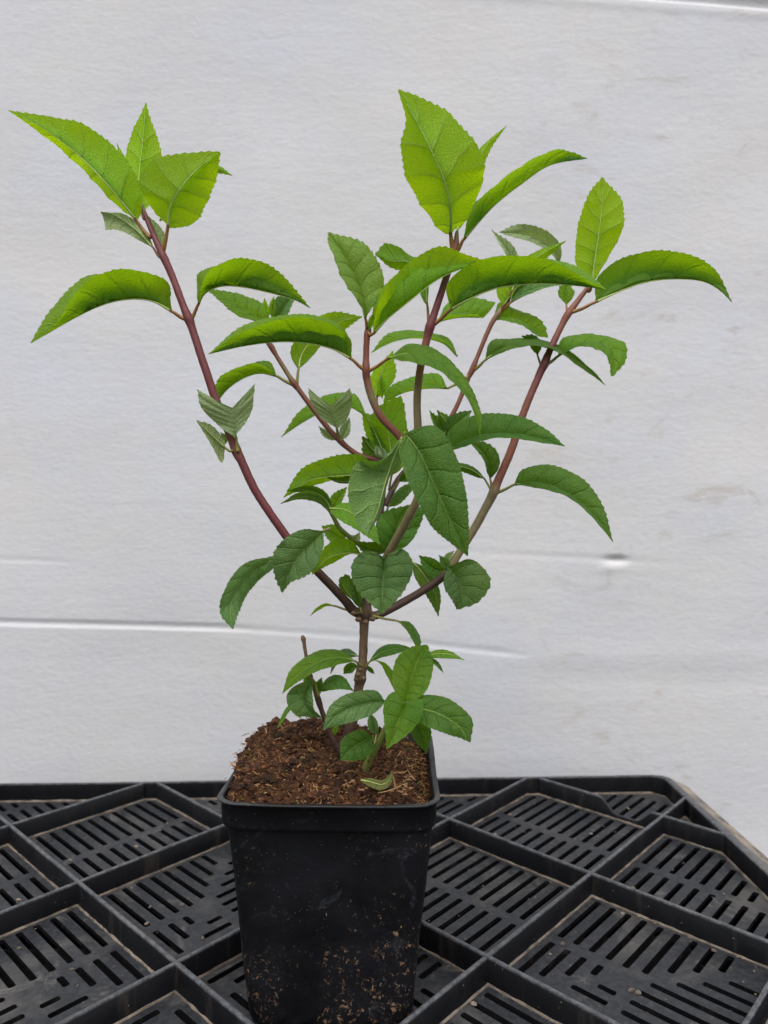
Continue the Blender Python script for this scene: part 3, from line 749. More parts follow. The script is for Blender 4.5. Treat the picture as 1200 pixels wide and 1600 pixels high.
def leaf(br, kind, depth, spine, W, left, right, pet=None, shape='n', teeth=1.0, red=True, cup=0.14, sweep=0.0, label=None):
    """spine: photo points from leaf base to tip; depth: metres from the camera (one value or several along the leaf);
    left/right: (apparent half width in px | list of them | outline points, sign) with sign -1 when that edge comes
    towards the camera and +1 when it goes back; W: the real half width in px"""
    pd = [depth] if not isinstance(depth, (list, tuple)) else list(depth)
    n0 = len(spine)
    S3 = [at(x, y, lerpl(pd, i/(n0-1))) for i, (x, y) in enumerate(spine)]
    Lpx = sum(math.hypot(spine[i+1][0]-spine[i][0], spine[i+1][1]-spine[i][1]) for i in range(n0-1))
    nt = max(8, min(26, int(max(Lpx, W*2.2)/8.0))); N = 3*nt; NV = 8 if W > 14 else 5
    SP = catmull(S3, N)
    S2 = catmull([(x, y, 0) for x, y in spine], N)
    T = [(SP[min(i+1, N)]-SP[max(i-1, 0)]).normalized() for i in range(N+1)]
    prof = KINDS[shape]
    px2m = [SP[i].y/F for i in range(N+1)]
    def half(spec, side):
        val, sg = spec; sgs = sg if isinstance(sg, (list, tuple)) else [sg]
        isout = isinstance(val, (list, tuple)) and isinstance(val[0], tuple)
        if isout: O2 = catmull([(x, y, 0) for x, y in val], N)
        E = []
        for i in range(N+1):
            t = i/N; wt = prof(t)
            g = lerpl(sgs, t)
            if isout:
                dx, dy = O2[i].x-S2[i].x, O2[i].y-S2[i].y; app = math.hypot(dx, dy); full = max(W*wt, app*1.02)
                dep = math.sqrt(max(full*full-app*app, 0))*g
                E.append(Vector((dx*px2m[i], dep*px2m[i], -dy*px2m[i])))
            else:
                t2 = (S2[min(i+1, N)]-S2[max(i-1, 0)]).normalized(); n = (t2.y*side, -t2.x*side)
                a = lerpl(val, t) if isinstance(val, (list, tuple)) else val
                c = max(-1, min(1, a/W)); s_ = math.sqrt(max(0.02, 1-c*c))*g
                m = W*wt*px2m[i]
                E.append(Vector((n[0]*c*m, s_*m, -n[1]*c*m)) + T[i]*sweep*m)
        return E
    EL, ER = half(left, 1), half(right, -1)
    k = int(N*.45)
    nl, nr_ = T[k].cross(EL[k].normalized()), ER[k].normalized().cross(T[k])
    nn = nl+nr_; U = EL[k].normalized()+ER[k].normalized()
    flip = U.dot(nn) < 0
    sgn = -1 if flip else 1
    ph0 = rl.uniform(0, 6.28); wav = rl.uniform(.03, .06); ph1 = rl.uniform(0, 6.28); tk = rl.uniform(.78, 1.12)
    vs, uvs = [], []
    cols = 2*NV+1
    for i in range(N+1):
        t = i/N
        saw = (i % 3)/2.0
        for c in range(cols):
            v = (c-NV)/NV; av = abs(v); E = EL[i] if v < 0 else ER[i]
            if v < 0: nrm = T[i].cross(E)
            else: nrm = E.cross(T[i])
            m = E.length
            nrm = nrm.normalized()*sgn if nrm.length > 1e-12 else Vector((0, -1, 0))
            if c == NV: nrm = (T[i].cross(EL[i])+ER[i].cross(T[i])); nrm = nrm.normalized()*sgn if nrm.length > 1e-12 else Vector((0, -1, 0))
            f = av
            if c in (0, cols-1) and 0 < i < N: f = 1 + teeth*(0.016+1.5*px2m[i]/max(m, 1e-5))*(saw-.4)*(0.75+.5*math.sin(i*1.7+ph1))*min(1, m/(8*px2m[i]))
            p = SP[i]+E*f
            if c in (0, cols-1) and 0 < i < N: p += T[i]*teeth*saw*px2m[i]*1.9
            wpx = m
            # the blade bulges up between midrib and edge, puckers between the side veins and waves at the edge
            p += nrm*(cup*m*math.sin(math.pi*av**.9)*(1-.25*av) - cup*.3*m*av*av)
            phv = t*tk*6.5-1.25*av+.35*av*av
            p += nrm*((0.105 if kind in 'yl' else 0.08 if kind == 'm' else 0.065)*m*abs(math.sin(math.pi*phv))**.6*min(1, 3*av)*(1-.4*av))
            p += nrm*(wav*W*px2m[i]*av*av*math.sin(t*9.5+ph0+(1.7 if v > 0 else 0))*min(1, m/(W*.4*px2m[i]+1e-9)))
            vs.append(p); uvs.append((.5+.5*v, t*tk))
    fs = []
    for i in range(N):
        for c in range(cols-1):
            q = i*cols+c; f = (q, q+cols, q+cols+1, q+1)
            fs.append(f if not flip else f[::-1])
    # face normal must be the upper side
    a, b, c_ = vs[k*cols+NV], vs[(k+1)*cols+NV], vs[k*cols+NV+2]
    upn = (nn.normalized()*sgn)
    q = k*cols+NV; f = fs[k*(cols-1)+NV]
    fn = (Vector(vs[f[1]])-Vector(vs[f[0]])).cross(Vector(vs[f[2]])-Vector(vs[f[1]]))
    if fn.dot(upn) < 0: fs = [g[::-1] for g in fs]
    mi = [0]*len(fs); nlv = len(vs)
    # petiole and midrib: one tapering stalk under the blade
    path = []; r0 = 1.0
    rp = (1.5+W*.030)*px2m[0]
    pp = []
    if pet:
        p0 = at(pet[0], pet[1], pet[2] if len(pet) > 2 else SP[0].y+0.002)
        ctrl = p0.lerp(SP[0], .55)+Vector((0, 0, -0.0006))-T[0]*0.0006
        pp = catmull([p0, ctrl, SP[0]], 8)[:-1]
    idx = list(range(0, int(N*.93), 2))
    mid = [SP[i]-upn*0.25*rp*(1-i/N) for i in idx]
    path = pp+mid
    rad = [rp*(1.15-.35*j/max(len(pp), 1)) for j in range(len(pp))]+[rp*(.34*(1-i/N)**1.2+.42*max(0, 1-6*i/N)+.05) for i in idx]
    tv, tf = tube_data(path, rad, 7, nlv)
    vs += tv; fs += tf
    mi += [1 if (len(pp) and ((f[0]-nlv)//7) < len(pp)+1) else 2 for f in tf]
    me = bpy.data.meshes.new('leaf'); me.from_pydata([tuple(v) for v in vs], [], fs); me.update()
    for m_ in (LM[kind], PR if red else PG, PV): me.materials.append(m_)
    me.polygons.foreach_set('material_index', mi); me.polygons.foreach_set('use_smooth', [True]*len(fs))
    ul = me.uv_layers.new(name='UVMap')
    for lp in me.loops:
        vi = lp.vertex_index; ul.data[lp.index].uv = uvs[vi] if vi < nlv else (0, 0)
    o = bpy.data.objects.new('leaf', me); COL.objects.link(o)
    if br is plant: keep_world(o, plant)
    elif br: o.parent = br
    if label: o['label'] = label
    return o
B = b_left
# --- long left branch, top rosette
leaf(B, 'y', [.398, .385, .375], [(214, 345), (198, 325), (165, 285), (120, 240), (67, 200), (12, 172)], 50,
     ([(214, 345), (190, 322), (150, 287), (108, 246), (62, 202), (12, 172)], 1), ([(214, 345), (219, 300), (205, 262), (167, 217), (112, 185), (12, 172)], 1), (235, 372, .397))
leaf(B, 'y', [.402, .412, .415], [(222, 330), (217, 280), (223, 220), (228, 160)], 36, (33, 1), (26, 1), (226, 342, .399))
leaf(B, 'y', .414, [(214, 320), (198, 270), (182, 222)], 14, (10, 1), (8, 1))
leaf(B, 'y', [.392, .382, .385], [(262, 356), (266, 325), (285, 290), (313, 260), (344, 238)], 60,
     ([(262, 356), (226, 315), (214, 272), (246, 240), (300, 234), (344, 238)], 1), ([(262, 356), (285, 335), (306, 306), (327, 275), (344, 238)], 1), (254, 396, .396))
leaf(B, 'm', [.402, .41, .412], [(250, 345), (285, 285), (330, 262), (363, 274)], 24, (20, 1), (14, 1))
leaf(B, 'p', [.398, .392], [(240, 388), (213, 360), (182, 338), (158, 330)], 20, ([(240, 388), (213, 372), (183, 358), (163, 358)], 1), ([(240, 388), (224, 356), (190, 330), (151, 325)], 1), (250, 402, .397), 'v', label='small pale leaf with a blunt torn tip')
leaf(B, 'p', .402, [(250, 388), (246, 365), (232, 338)], 12, (9, 1), (9, 1), (252, 402, .398))
# second node: two arching leaves
leaf(B, 'm', [.393, .385, .378], [(270, 487), (240, 471), (207, 467), (167, 474), (120, 495), (48, 537)], 54,
     ([(270, 487), (267, 445), (235, 430), (190, 433), (150, 455), (100, 505), (48, 537)], -1), ([(270, 487), (235, 455), (185, 428), (125, 430), (80, 475), (48, 537)], 1), (293, 500, .395))
leaf(B, 'm', [.393, .385, .378], [(309, 477), (320, 458), (345, 447), (377, 448), (415, 456), (458, 468), (485, 482)], 48,
     ([(309, 477), (328, 440), (365, 420), (400, 415), (432, 425), (458, 448), (485, 482)], -1), ([(309, 477), (302, 455), (308, 425), (345, 409), (400, 413), (440, 440), (485, 482)], 1), (297, 503, .395))
# middle node: folded, blunt
leaf(B, 'p', [.391, .386], [(369, 685), (367, 660), (363, 637)], 46, ([(369, 685), (345, 668), (318, 640), (312, 610)], -1), ([(369, 685), (382, 668), (398, 638), (399, 602)], -1), (372, 706, .391), 'v', red=False, cup=.08, label='small folded leaf with a cut-off end')
leaf(B, 'p', [.391, .386], [(352, 700), (335, 684), (307, 657)], 20, ([(352, 700), (346, 724), (332, 700), (307, 657)], 1), ([(352, 700), (345, 683), (328, 664), (307, 657)], 1), (364, 704, .391), red=False)
leaf(B, 'd', .398, [(352, 694), (350, 684), (345, 676)], 6, (5, 1), (5, 1))
# lower node
leaf(B, 't', [.385, .376, .378], [(507, 828), (484, 851), (464, 874), (449, 902), (441, 926)], 38, ([(507, 828), (507, 858), (485, 893), (458, 908), (441, 926)], -1), ([(507, 828), (470, 828), (430, 860), (430, 898), (441, 926)], -1), (515, 826, .400), red=False)
leaf(B, 't', [.402, .390, .382], [(428, 874), (398, 888), (373, 916), (360, 948), (364, 983)], 26, ([(428, 888), (402, 908), (382, 935), (371, 961), (364, 983)], 1), ([(428, 868), (385, 880), (352, 925), (345, 958), (364, 983)], -1), (492, 893, .402), red=False)
# --- small left branch
B = b_small
leaf(B, 'm', [.432, .425], [(421, 510), (390, 490), (355, 467), (317, 448)], 30, ([(421, 510), (385, 503), (350, 478), (317, 448)], -1), ([(421, 510), (412, 474), (370, 455), (317, 448)], 1), (420, 535, .436))
leaf(B, 't', .430, [(428, 508), (444, 482), (463, 455)], 24, (15, -1), (14, -1), (422, 532, .436))
leaf(B, 'y', .426, [(420, 498), (416, 482), (413, 466)], 7, (5, -1), (5, -1))
leaf(B, 'y', .424, [(426, 498), (427, 480), (428, 463)], 8, (6, -1), (5, -1))
leaf(B, 'm', [.436, .440, .446, .45], [(466, 578), (472, 552), (495, 522), (530, 503), (566, 495)], 28, ([(466, 578), (456, 550), (480, 512), (525, 490), (566, 495)], -1), ([(466, 578), (482, 556), (508, 528), (540, 510), (566, 495)], 1), (464, 600, .435), red=False)
leaf(B, 'm', [.434, .428, .422], [(432, 587), (405, 583), (378, 592), (352, 612), (330, 645)], 36, ([(432, 587), (405, 573), (370, 582), (345, 600), (330, 645)], -1), ([(432, 587), (420, 562), (385, 563), (345, 590), (330, 645)], 1), (457, 601, .435), red=False)
leaf(B, 'm', [.45, .452, .446], [(572, 648), (540, 634), (505, 643), (470, 662), (439, 684)], 30, (2, -1), ([(572, 648), (555, 615), (515, 613), (470, 640), (439, 684)], 1), (590, 670, .44), red=False)
leaf(B, 'p', [.429, .424], [(527, 672), (520, 652), (518, 634)], 44, ([(527, 672), (506, 657), (488, 633), (483, 608)], -1), ([(527, 672), (543, 657), (551, 632), (547, 610)], -1), (531, 691, .431), 'v', red=False, cup=.08, label='small folded leaf with a cut-off end')
leaf(B, 'p', .427, [(533, 688), (540, 672), (546, 653)], 11, (8, -1), (8, -1), red=False)
leaf(B, 'p', .436, [(526, 688), (510, 678), (498, 666)], 8, (6, -1), (5, -1), red=False)
# --- middle curved branch
B = b_mid
leaf(B, 'l', [.378, .382, .385], [(572, 500), (563, 468), (549, 432), (531, 393), (513, 363)], 44, ([(572, 500), (545, 458), (527, 420), (514, 388), (513, 363)], -1), ([(572, 500), (595, 465), (598, 430), (570, 384), (513, 363)], -1), (574, 517, .381), cup=.2)
leaf(B, 'y', [.378, .368, .362], [(583, 521), (606, 497), (640, 470), (682, 438), (722, 420), (768, 410)], 44, ([(583, 521), (592, 478), (628, 422), (685, 388), (730, 400), (768, 410)], -1), ([(583, 521), (582, 480), (600, 445), (650, 410), (720, 408), (768, 410)], 1), (576, 520, .380), teeth=.8)
leaf(B, 'y', .379, [(577, 516), (580, 504), (583, 490)], 7, (5, -1), (5, -1))
leaf(B, 'm', [.379, .366, .356], [(550, 561), (520, 545), (480, 536), (435, 534), (380, 541), (325, 554)], 46,
     ([(550, 561), (545, 528), (500, 508), (450, 503), (385, 522), (325, 554)], -1), ([(550, 561), (535, 510), (485, 488), (430, 492), (370, 512), (325, 554)], 1), (572, 580, .382), teeth=.7)
leaf(B, 'm', [.376, .362, .350, .345], [(606, 560), (640, 552), (680, 566), (714, 598), (738, 638), (750, 682)], 38,
     ([(606, 560), (640, 534), (690, 546), (735, 590), (752, 640), (750, 682)], 1), ([(606, 560), (650, 574), (690, 588), (722, 622), (742, 655), (750, 682)], -1), (576, 580, .382), teeth=.8)
# --- front branch
B = b_front
leaf(B, 'y', [.372, .352, .345, .345], [(704, 366), (704, 325), (694, 282), (672, 231), (645, 178), (622, 140)], 72,
     ([(704, 366), (672, 315), (640, 258), (627, 210), (632, 175), (622, 140)], 1), ([(704, 366), (735, 320), (754, 262), (752, 228), (700, 165), (622, 140)], 1), (708, 392, .375), teeth=1.1, cup=.1)
leaf(B, 'y', [.384, .396, .40], [(714, 362), (735, 290), (757, 232), (792, 196)], 22, (14, 1), (14, 1))
leaf(B, 'm', [.372, .368, .362, .36], [(724, 374), (745, 350), (775, 318), (815, 287), (860, 258), (918, 248)], 46,
     ([(724, 374), (740, 330), (780, 295), (830, 266), (880, 239), (918, 248)], -1), ([(724, 374), (735, 318), (768, 287), (815, 268), (875, 241), (918, 248)], 1), (714, 394, .375), teeth=.7)
leaf(B, 'm', [.370, .355, .346, .342], [(703, 484), (735, 466), (780, 449), (840, 443), (895, 446), (948, 453)], 52,
     ([(703, 484), (702, 446), (740, 414), (800, 408), (865, 420), (925, 444), (948, 453)], -1), ([(703, 484), (725, 440), (780, 408), (850, 401), (910, 415), (948, 453)], 1), (678, 507, .375), teeth=.45, label='large arching leaf across the middle')
leaf(B, 'm', [.378, .385, .392], [(668, 478), (662, 435), (640, 410), (612, 408), (586, 398)], 28, (9, 1), ([(668, 478), (672, 415), (640, 393), (605, 378), (586, 398)], 1), (670, 508, .376))
leaf(B, 'd', [.352, .342, .338, .338], [(632, 676), (655, 706), (675, 750), (694, 792), (712, 832), (731, 869)], 44,
     ([(632, 676), (680, 670), (708, 705), (727, 765), (733, 825), (731, 869)], -1), ([(632, 676), (626, 715), (648, 775), (675, 825), (708, 852), (731, 869)], -1), (648, 725, .372), red=False, cup=.16, teeth=.6, label='big dark green leaf hanging at the front')
leaf(B, 't', [.360, .348, .343], [(627, 684), (612, 722), (600, 760), (590, 798), (574, 836)], 48,
     ([(627, 684), (626, 722), (608, 750), (596, 795), (574, 836)], 1), ([(627, 684), (598, 722), (556, 728), (543, 775), (556, 815), (574, 836)], -1), (650, 722, .372), red=False, teeth=.5, label='soft bluish leaf drooping at the front')
leaf(B, 't', [.378, .368, .362], [(600, 876), (599, 892), (598, 925), (597, 959)], 50,
     ([(600, 876), (626, 862), (645, 888), (633, 920), (597, 959)], -1), ([(600, 876), (574, 864), (550, 888), (560, 925), (597, 959)], -1), (602, 872, .396), 'h', red=False, cup=.2, label='heart-shaped leaf above the fork')
leaf(B, 'd', [.414, .405, .402], [(606, 872), (616, 838), (628, 805), (640, 789)], 36, ([(606, 872), (590, 835), (599, 800), (640, 789)], -1), ([(606, 872), (645, 838), (662, 800), (640, 789)], -1), (603, 884, .41), red=False)
leaf(B, 'd', .425, [(600, 882), (618, 868), (637, 872)], 18, (14, 1), (8, 1))
# leaves on the central stem
B = trunk
leaf(B, 'm', [.424, .415, .408], [(588, 738), (560, 742), (520, 744), (480, 752), (443, 778)], 32, ([(588, 738), (565, 752), (530, 750), (490, 756), (443, 778)], 1), ([(588, 738), (565, 712), (515, 714), (470, 735), (443, 778)], -1), (600, 722, .427), red=False)
leaf(B, 'm', [.422, .418], [(602, 715), (590, 685), (575, 655), (564, 642)], 28, (16, 1), (18, 1), red=False)
leaf(B, 'd', [.424, .426], [(604, 716), (585, 705), (566, 682)], 24, (18, 1), (14, 1), red=False)
leaf(B, 'm', [.422, .414], [(612, 712), (606, 672), (597, 632)], 34, ([(612, 712), (585, 690), (580, 650), (597, 632)], 1), ([(612, 712), (636, 690), (634, 655), (626, 622), (597, 632)], -1), (606, 722, .427), red=False, cup=.1)
leaf(B, 'd', [.432, .436], [(616, 712), (645, 690), (648, 668)], 16, (12, -1), (10, -1), red=False)
leaf(B, 'p', .418, [(594, 716), (590, 704), (588, 696)], 8, (6, -1), (6, -1), red=False)
leaf(B, 'p', .416, [(600, 718), (598, 708), (592, 699)], 9, (7, -1), (6, -1), red=False)
leaf(B, 'y', [.445, .44, .436], [(589, 622), (592, 598), (602, 572), (614, 548)], 28, (16, 1), (22, -1), (588, 660, .44), red=False)
leaf(B, 'y', .442, [(597, 622), (596, 605), (594, 585)], 10, (7, -1), (7, -1), red=False)
leaf(B, 'm', [.446, .45, .45], [(700, 606), (665, 607), (630, 614), (600, 630)], 28, (1, -1), ([(700, 606), (685, 583), (640, 588), (606, 606), (600, 630)], 1), (735, 585, .45), red=False)
leaf(B, 'd', [.418, .408], [(608, 860), (578, 858), (550, 846)], 24, (7, -1), (13, -1), red=False)
leaf(B, 'd', [.425, .418], [(592, 742), (560, 750), (530, 752), (504, 743)], 14, (3, 1), (9, 1), red=False)
leaf(B, 'l', [.424, .418], [(612, 742), (622, 726), (640, 712)], 15, (8, -1), (8, -1), (608, 766, .428), red=False)
leaf(B, 'd', [.434, .44], [(606, 792), (628, 772), (650, 752)], 18, (10, 1), (9, -1), (606, 804, .425), red=False)
leaf(B, 'm', [.430, .436], [(594, 742), (575, 735), (560, 718)], 16, (9, -1), (8, 1), (600, 752, .427), red=False)
leaf(B, 'm', [.43, .437], [(592, 812), (576, 800), (566, 782)], 14, (8, -1), (7, 1), (594, 820, .424), red=False)
leaf(B, 'd', [.424, .43], [(586, 900), (600, 905), (616, 925)], 16, (10, 1), (7, -1), (580, 905, .42), red=False)
leaf(B, 'd', .43, [(598, 845), (608, 832), (606, 818)], 16, (12, -1), (12, -1), red=False)
leaf(B, 'd', [.424, .42], [(624, 752), (640, 742), (655, 736)], 16, (9, -1), (9, -1), (613, 768, .428), red=False)
leaf(B, 'd', .412, [(562, 945), (545, 928), (530, 905)], 15, ([(562, 945), (552, 940), (532, 925), (530, 905)], 1), ([(562, 945), (555, 920), (545, 898), (530, 905)], -1), red=False)
leaf(B, 'd', .408, [(563, 950), (556, 925), (551, 896)], 13, (8, -1), (9, -1), (565, 958, .410), red=False)
leaf(B, 'm', [.41, .40], [(522, 946), (505, 948), (484, 963)], 12, (2, 1), ([(522, 946), (508, 941), (494, 950), (484, 963)], -1), (562, 958, .412), red=False)
leaf(B, 'd', [.405, .39], [(622, 970), (640, 984), (650, 1005), (654, 1030)], 16, ([(622, 970), (642, 975), (658, 1000), (654, 1030)], 1), (3, -1), (582, 962, .408), red=False)
# around the trunk below the whorl
leaf(B, 'm', [.405, .39, .382], [(556, 1033), (530, 1027), (498, 1034), (465, 1055), (441, 1084)], 20, ([(556, 1033), (530, 1033), (500, 1044), (470, 1062), (441, 1084)], -1), ([(556, 1033), (525, 1019), (485, 1025), (452, 1048), (441, 1084)], 1), (564, 1040, .41), red=False, teeth=.5)
leaf(B, 't', [.425, .44], [(560, 1025), (541, 1021), (525, 1032), (516, 1054)], 14, (5, -1), (6, 1), red=False, teeth=.5)
leaf(B, 'd', [.42, .43], [(559, 1040), (547, 1042), (537, 1053)], 12, (8, -1), (8, -1), red=False)
leaf(B, 'd', .42, [(568, 1042), (576, 1044), (585, 1053)], 5, (4, -1), (3, -1), red=False)
leaf(B, 'd', [.41, .395], [(577, 1034), (597, 1019), (625, 1013), (655, 1018)], 14, (6, 1), (6, -1), (570, 1042, .413), red=False, teeth=.5)
leaf(B, 'm', [.39, .385], [(660, 1028), (680, 1022), (705, 1023), (727, 1032)], 12, (4, 1), (5, -1), red=False, teeth=.5)
leaf(B, 'd', [.39, .385], [(664, 1028), (680, 1036), (694, 1052)], 7, (4, 1), (2, -1), red=False, teeth=.5)
# --- thin back branch
B = b_back
leaf(B, 'p', [.449, .455], [(798, 455), (801, 430), (793, 395), (767, 358)], 16, (8, -1), (10, -1))
leaf(B, 'p', [.452, .448, .44], [(872, 425), (868, 398), (843, 375), (812, 366), (780, 363)], 24, ([(872, 425), (862, 408), (830, 385), (805, 375), (780, 363)], -1), ([(872, 425), (872, 392), (840, 364), (808, 353), (780, 363)], -1), (800, 470, .451))
leaf(B, 'y', [.446, .436], [(798, 458), (815, 425), (845, 398), (885, 376)], 20, (13, 1), (11, 1), (795, 470, .451))
leaf(B, 'y', [.449, .442], [(786, 478), (802, 455), (825, 430)], 26, (26, 1), (5, 1), (784, 486, .451))
leaf(B, 't', [.447, .44], [(798, 472), (825, 458), (850, 450), (877, 445)], 20, (18, 1), (5, -1), (784, 486, .451))
leaf(B, 'm', [.455, .46, .465], [(683, 502), (718, 496), (755, 497)], 34, ([(683, 502), (700, 470), (740, 462), (775, 472)], 1), (2, -1), red=False)
leaf(B, 'm', [.456, .452, .45], [(772, 498), (800, 500), (825, 512), (856, 528)], 32, ([(772, 498), (782, 470), (822, 484), (850, 505), (856, 528)], 1), ([(772, 498), (800, 512), (825, 524), (856, 528)], -1), (742, 570, .45), red=False)
leaf(B, 'd', [.446, .44, .432], [(757, 563), (785, 545), (825, 538), (865, 547), (905, 568), (947, 603)], 30, ([(757, 563), (770, 530), (830, 524), (885, 538), (920, 568), (947, 603)], 1), ([(757, 563), (790, 552), (835, 547), (870, 556), (905, 578), (947, 603)], -1), (740, 579, .45), red=False, teeth=.7)
leaf(B, 'm', [.455, .462], [(715, 556), (690, 535), (650, 528), (612, 535), (580, 552)], 26, (3, -1), ([(715, 556), (700, 524), (650, 511), (605, 522), (580, 552)], 1), red=False)
leaf(B, 'd', .443, [(690, 686), (682, 662), (671, 641)], 10, (6, -1), (7, -1), red=False)
leaf(B, 'd', [.441, .436], [(692, 684), (698, 664), (683, 641)], 15, (9, 1), (12, 1), red=False)
leaf(B, 't', [.442, .436], [(694, 680), (712, 662), (737, 642)], 20, (14, -1), (10, -1), red=False)
# --- long right branch
B = b_right
leaf(B, 'y', [.438, .432, .43], [(924, 446), (929, 408), (937, 355), (941, 315), (941, 277)], 42, ([(924, 446), (908, 405), (907, 355), (920, 305), (941, 277)], 1), ([(924, 446), (955, 405), (975, 360), (973, 310), (941, 277)], 1), (920, 455, .442), cup=.08)
leaf(B, 'm', [.436, .428, .42], [(929, 472), (965, 456), (1008, 441), (1052, 436), (1095, 439), (1122, 452), (1144, 473)], 46, ([(929, 472), (932, 435), (975, 404), (1035, 398), (1090, 414), (1125, 440), (1144, 473)], -1), ([(929, 472), (960, 430), (1020, 402), (1075, 408), (1125, 435), (1144, 473)], 1), (890, 489, .44), teeth=.8, label='long leaf arching out at the far right')
leaf(B, 'm', [.446, .45], [(885, 476), (882, 455), (890, 440)], 16, (12, -1), (14, -1), (886, 492, .44))
leaf(B, 'm', [.437, .432, .425], [(872, 556), (895, 543), (930, 538), (957, 550), (957, 588)], 34, ([(872, 556), (880, 526), (930, 517), (975, 530), (980, 560), (957, 588)], 1), ([(872, 556), (900, 549), (935, 554), (948, 568), (955, 588)], -1), (853, 570, .437), red=False)
leaf(B, 'd', [.446, .45], [(840, 555), (832, 535), (815, 525)], 14, (9, -1), (9, -1), (846, 572, .437), red=False)
leaf(B, 'd', [.428, .42, .413], [(803, 757), (838, 755), (873, 767), (910, 792), (937, 818), (958, 848)], 34, ([(803, 757), (818, 733), (865, 726), (915, 750), (945, 795), (958, 848)], 1), ([(803, 757), (840, 762), (872, 774), (908, 799), (936, 822), (958, 848)], -1), (776, 770, .43), red=False)
leaf(B, 'd', [.432, .436], [(766, 748), (762, 722), (749, 702), (731, 689)], 22, (8, -1), (18, -1), (771, 770, .43), red=False)
leaf(B, 'd', [.434, .438], [(757, 748), (738, 735), (712, 728), (695, 732)], 14, (7, 1), (7, 1), (770, 770, .43), red=False)
leaf(B, 'd', [.405, .398, .392], [(698, 705), (725, 690), (762, 682), (810, 682), (850, 688), (883, 698)], 38, ([(698, 705), (702, 672), (745, 647), (810, 649), (855, 670), (883, 698)], 1), ([(698, 705), (730, 696), (770, 689), (815, 688), (850, 693), (883, 698)], -1), (690, 715, .42), red=False, teeth=.7)
leaf(B, 't', [.418, .411], [(697, 884), (710, 896), (720, 925), (714, 952)], 40, ([(697, 884), (735, 872), (765, 905), (748, 938), (714, 952)], -1), ([(697, 884), (690, 905), (703, 932), (714, 952)], -1), (702, 895, .424), 'h', red=False)
leaf(B, 'd', .416, [(700, 892), (693, 880), (686, 868)], 9, (5, -1), (9, -1), red=False)
leaf(B, 'p', .43, [(700, 884), (699, 872), (709, 861)], 8, (6, -1), (6, -1), red=False)
leaf(B, 'd', [.43, .436], [(697, 890), (678, 886), (655, 868)], 20, (14, -1), (12, -1), (700, 895, .425), red=False)
leaf(B, 'd', [.432, .426], [(642, 876), (662, 898), (679, 928), (685, 963)], 20, ([(642, 876), (672, 893), (689, 930), (685, 963)], 1), ([(642, 876), (648, 903), (670, 936), (685, 963)], -1), red=False)
# --- green sprout
B = b_sprout
leaf(B, 't', [.405, .398, .392], [(517, 803), (498, 780), (468, 776), (438, 787)], 18, (6, 1), (8, -1), red=False)
leaf(B, 'd', [.412, .408], [(519, 797), (505, 776), (478, 765), (450, 767)], 18, (8, 1), (9, -1), red=False)
leaf(B, 'm', .414, [(518, 800), (527, 780), (542, 761)], 12, (10, -1), (9, -1), red=False)
leaf(B, 'm', [.404, .392, .385], [(515, 795), (540, 797), (568, 816), (594, 851)], 26, ([(515, 795), (545, 788), (580, 808), (594, 851)], 1), ([(515, 795), (535, 812), (562, 832), (594, 851)], -1), red=False)
leaf(B, 'm', [.414, .42], [(540, 842), (522, 832), (503, 822)], 18, (14, -1), (13, -1), red=False)
leaf(B, 'p', .418, [(545, 838), (556, 842), (562, 832)], 8, (6, -1), (6, -1), red=False)
leaf(B, 'm', [.409, .402, .396], [(565, 866), (540, 864), (512, 872), (487, 898)], 22, ([(565, 866), (545, 868), (520, 880), (487, 898)], 1), ([(565, 866), (545, 842), (510, 852), (487, 898)], -1), (572, 872, .415), red=False)
# --- low right shoot
B = b_low
leaf(B, 'm', [.378, .382, .388], [(632, 1098), (638, 1075), (646, 1050), (655, 1026), (668, 1008)], 32, ([(632, 1098), (613, 1065), (620, 1028), (645, 1010), (668, 1008)], -1), ([(632, 1098), (662, 1078), (676, 1042), (668, 1008)], -1), (632, 1106, .380), red=False, teeth=.6)
leaf(B, 'd', [.376, .37, .366], [(637, 1103), (662, 1108), (690, 1117), (717, 1135), (735, 1160)], 28, ([(637, 1103), (662, 1089), (705, 1096), (738, 1125), (735, 1160)], 1), ([(637, 1103), (660, 1126), (695, 1142), (735, 1160)], -1), (632, 1108, .380), red=False, teeth=.6)
leaf(B, 'd', [.382, .386], [(640, 1112), (655, 1140), (667, 1177)], 18, (18, -1), (13, -1), red=False, teeth=.6)
leaf(B, 'm', [.374, .364, .358], [(631, 1098), (626, 1118), (614, 1145), (604, 1170)], 34, ([(631, 1098), (658, 1094), (657, 1120), (635, 1148), (604, 1170)], -1), ([(631, 1098), (615, 1082), (599, 1100), (600, 1135), (604, 1170)], -1), (633, 1106, .380), 'h', red=False, teeth=.7)
leaf(B, 't', [.376, .368, .36], [(603, 1096), (578, 1098), (550, 1105), (524, 1120), (505, 1140)], 24, ([(603, 1096), (582, 1110), (545, 1127), (505, 1140)], -1), ([(603, 1096), (585, 1078), (548, 1081), (515, 1103), (505, 1140)], -1), (628, 1106, .380), red=False, teeth=.5)
leaf(B, 'd', [.385, .378, .372], [(583, 1150), (565, 1160), (547, 1172), (532, 1187)], 20, ([(583, 1150), (583, 1172), (560, 1187), (532, 1187)], -1), ([(583, 1150), (562, 1139), (534, 1155), (532, 1187)], -1), (576, 1190, .39), red=False, teeth=.5)
leaf(B, 't', .402, [(588, 1148), (584, 1130), (578, 1112)], 12, (10, -1), (7, -1), (580, 1172, .395), red=False, teeth=.5)
leaf(B, 'd', [.39, .396], [(582, 1176), (576, 1182), (566, 1191)], 9, (6, -1), (6, -1), red=False, teeth=.4)
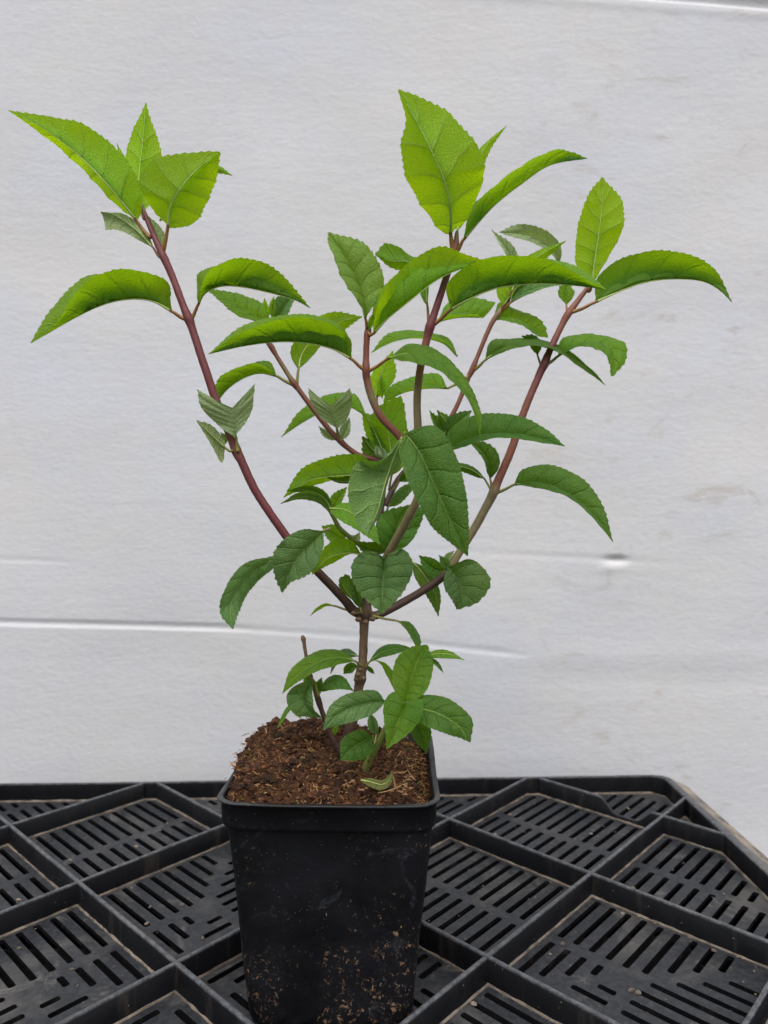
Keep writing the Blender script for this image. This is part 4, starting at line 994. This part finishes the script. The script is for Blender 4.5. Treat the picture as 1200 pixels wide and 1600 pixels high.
leaf(B, 'm', [.386, .395], [(622, 1088), (614, 1060), (600, 1038), (580, 1029)], 16, (8, 1), (6, -1), (630, 1104, .380), red=False, teeth=.5)
# --- low left shoot beside the twig
B = b_twig
leaf(B, 't', [.395, .39], [(489, 1060), (479, 1082), (484, 1104), (503, 1122)], 30, (12, -1), ([(489, 1060), (463, 1068), (448, 1088), (462, 1114), (503, 1122)], -1), (497, 1088, .398), red=False, teeth=.5)
leaf(B, 'd', .405, [(496, 1078), (482, 1062), (471, 1052)], 10, (8, -1), (8, -1), red=False, teeth=.5)
leaf(B, 'd', .40, [(496, 1086), (499, 1072), (503, 1058)], 10, (8, -1), (6, -1), red=False, teeth=.5)
leaf(B, 'd', [.398, .394], [(500, 1080), (513, 1070), (532, 1067), (553, 1080)], 16, (9, 1), (7, -1), (496, 1090, .398), red=False, teeth=.5)
leaf(B, 'm', [.405, .40], [(462, 1098), (448, 1112), (433, 1139)], 8, (3, -1), (4, 1), red=False, teeth=.5)
leaf(B, 'm', .405, [(458, 1104), (464, 1112), (470, 1122)], 6, (4, 1), (4, -1), red=False, teeth=.5)
leaf(B, 'm', .410, [(520, 1150), (524, 1140), (530, 1128)], 6, (5, -1), (4, -1), red=False, teeth=.5)

# ---------------------------------------------------------------- things lying on the soil
o = leaf(None, 'o', [.372, .368, .37, .378], [(564, 1219), (580, 1222), (597, 1226), (609, 1217), (612, 1202)], 9, (4, 1), (6, -1), None, 'n', teeth=.3, red=False)
o.name = 'fallen_leaf'; o.data.name = 'fallen_leaf'
o['label'] = 'small curled wilted leaf lying on the soil at the right of the pot'; o['category'] = 'leaf'
vs, fs = [], []
for (x, y, d) in ((632, 1226, .369), (622, 1232, .369), (638, 1234, .368), (628, 1240, .367), (634, 1218, .372), (543, 1226, .372), (549, 1220, .373), (566, 1232, .368)):
    c = at(x, y, d)
    for _ in range(5): crumb(vs, fs, (c.x+random.gauss(0, .0012), c.y+random.gauss(0, .0012), c.z+random.gauss(0, .0006)), random.uniform(.0006, .0013), .4)
mi = [0]*len(fs)
for (x, y, x2, y2, d) in ((590, 1243, 630, 1228, .366), (615, 1212, 636, 1206, .374), (636, 1206, 650, 1222, .374), (622, 1236, 612, 1212, .37)):
    a, b = at(x, y, d), at(x2, y2, d); strip(vs, fs, mi, (a+b)/2+Vector((0, 0, .001)), b-a, (b-a).length, .0007, 0, .25)
o = from_py('dry_husk', vs, fs, [simple('dry_husk_brown', (0.13, 0.065, 0.03), (0.34, 0.20, 0.10), 500, 0.9, 0.6)], None, smooth=False); o['label'] = 'pale brown dry husk fragments on the soil near the wilted leaf'; o['category'] = 'husk'
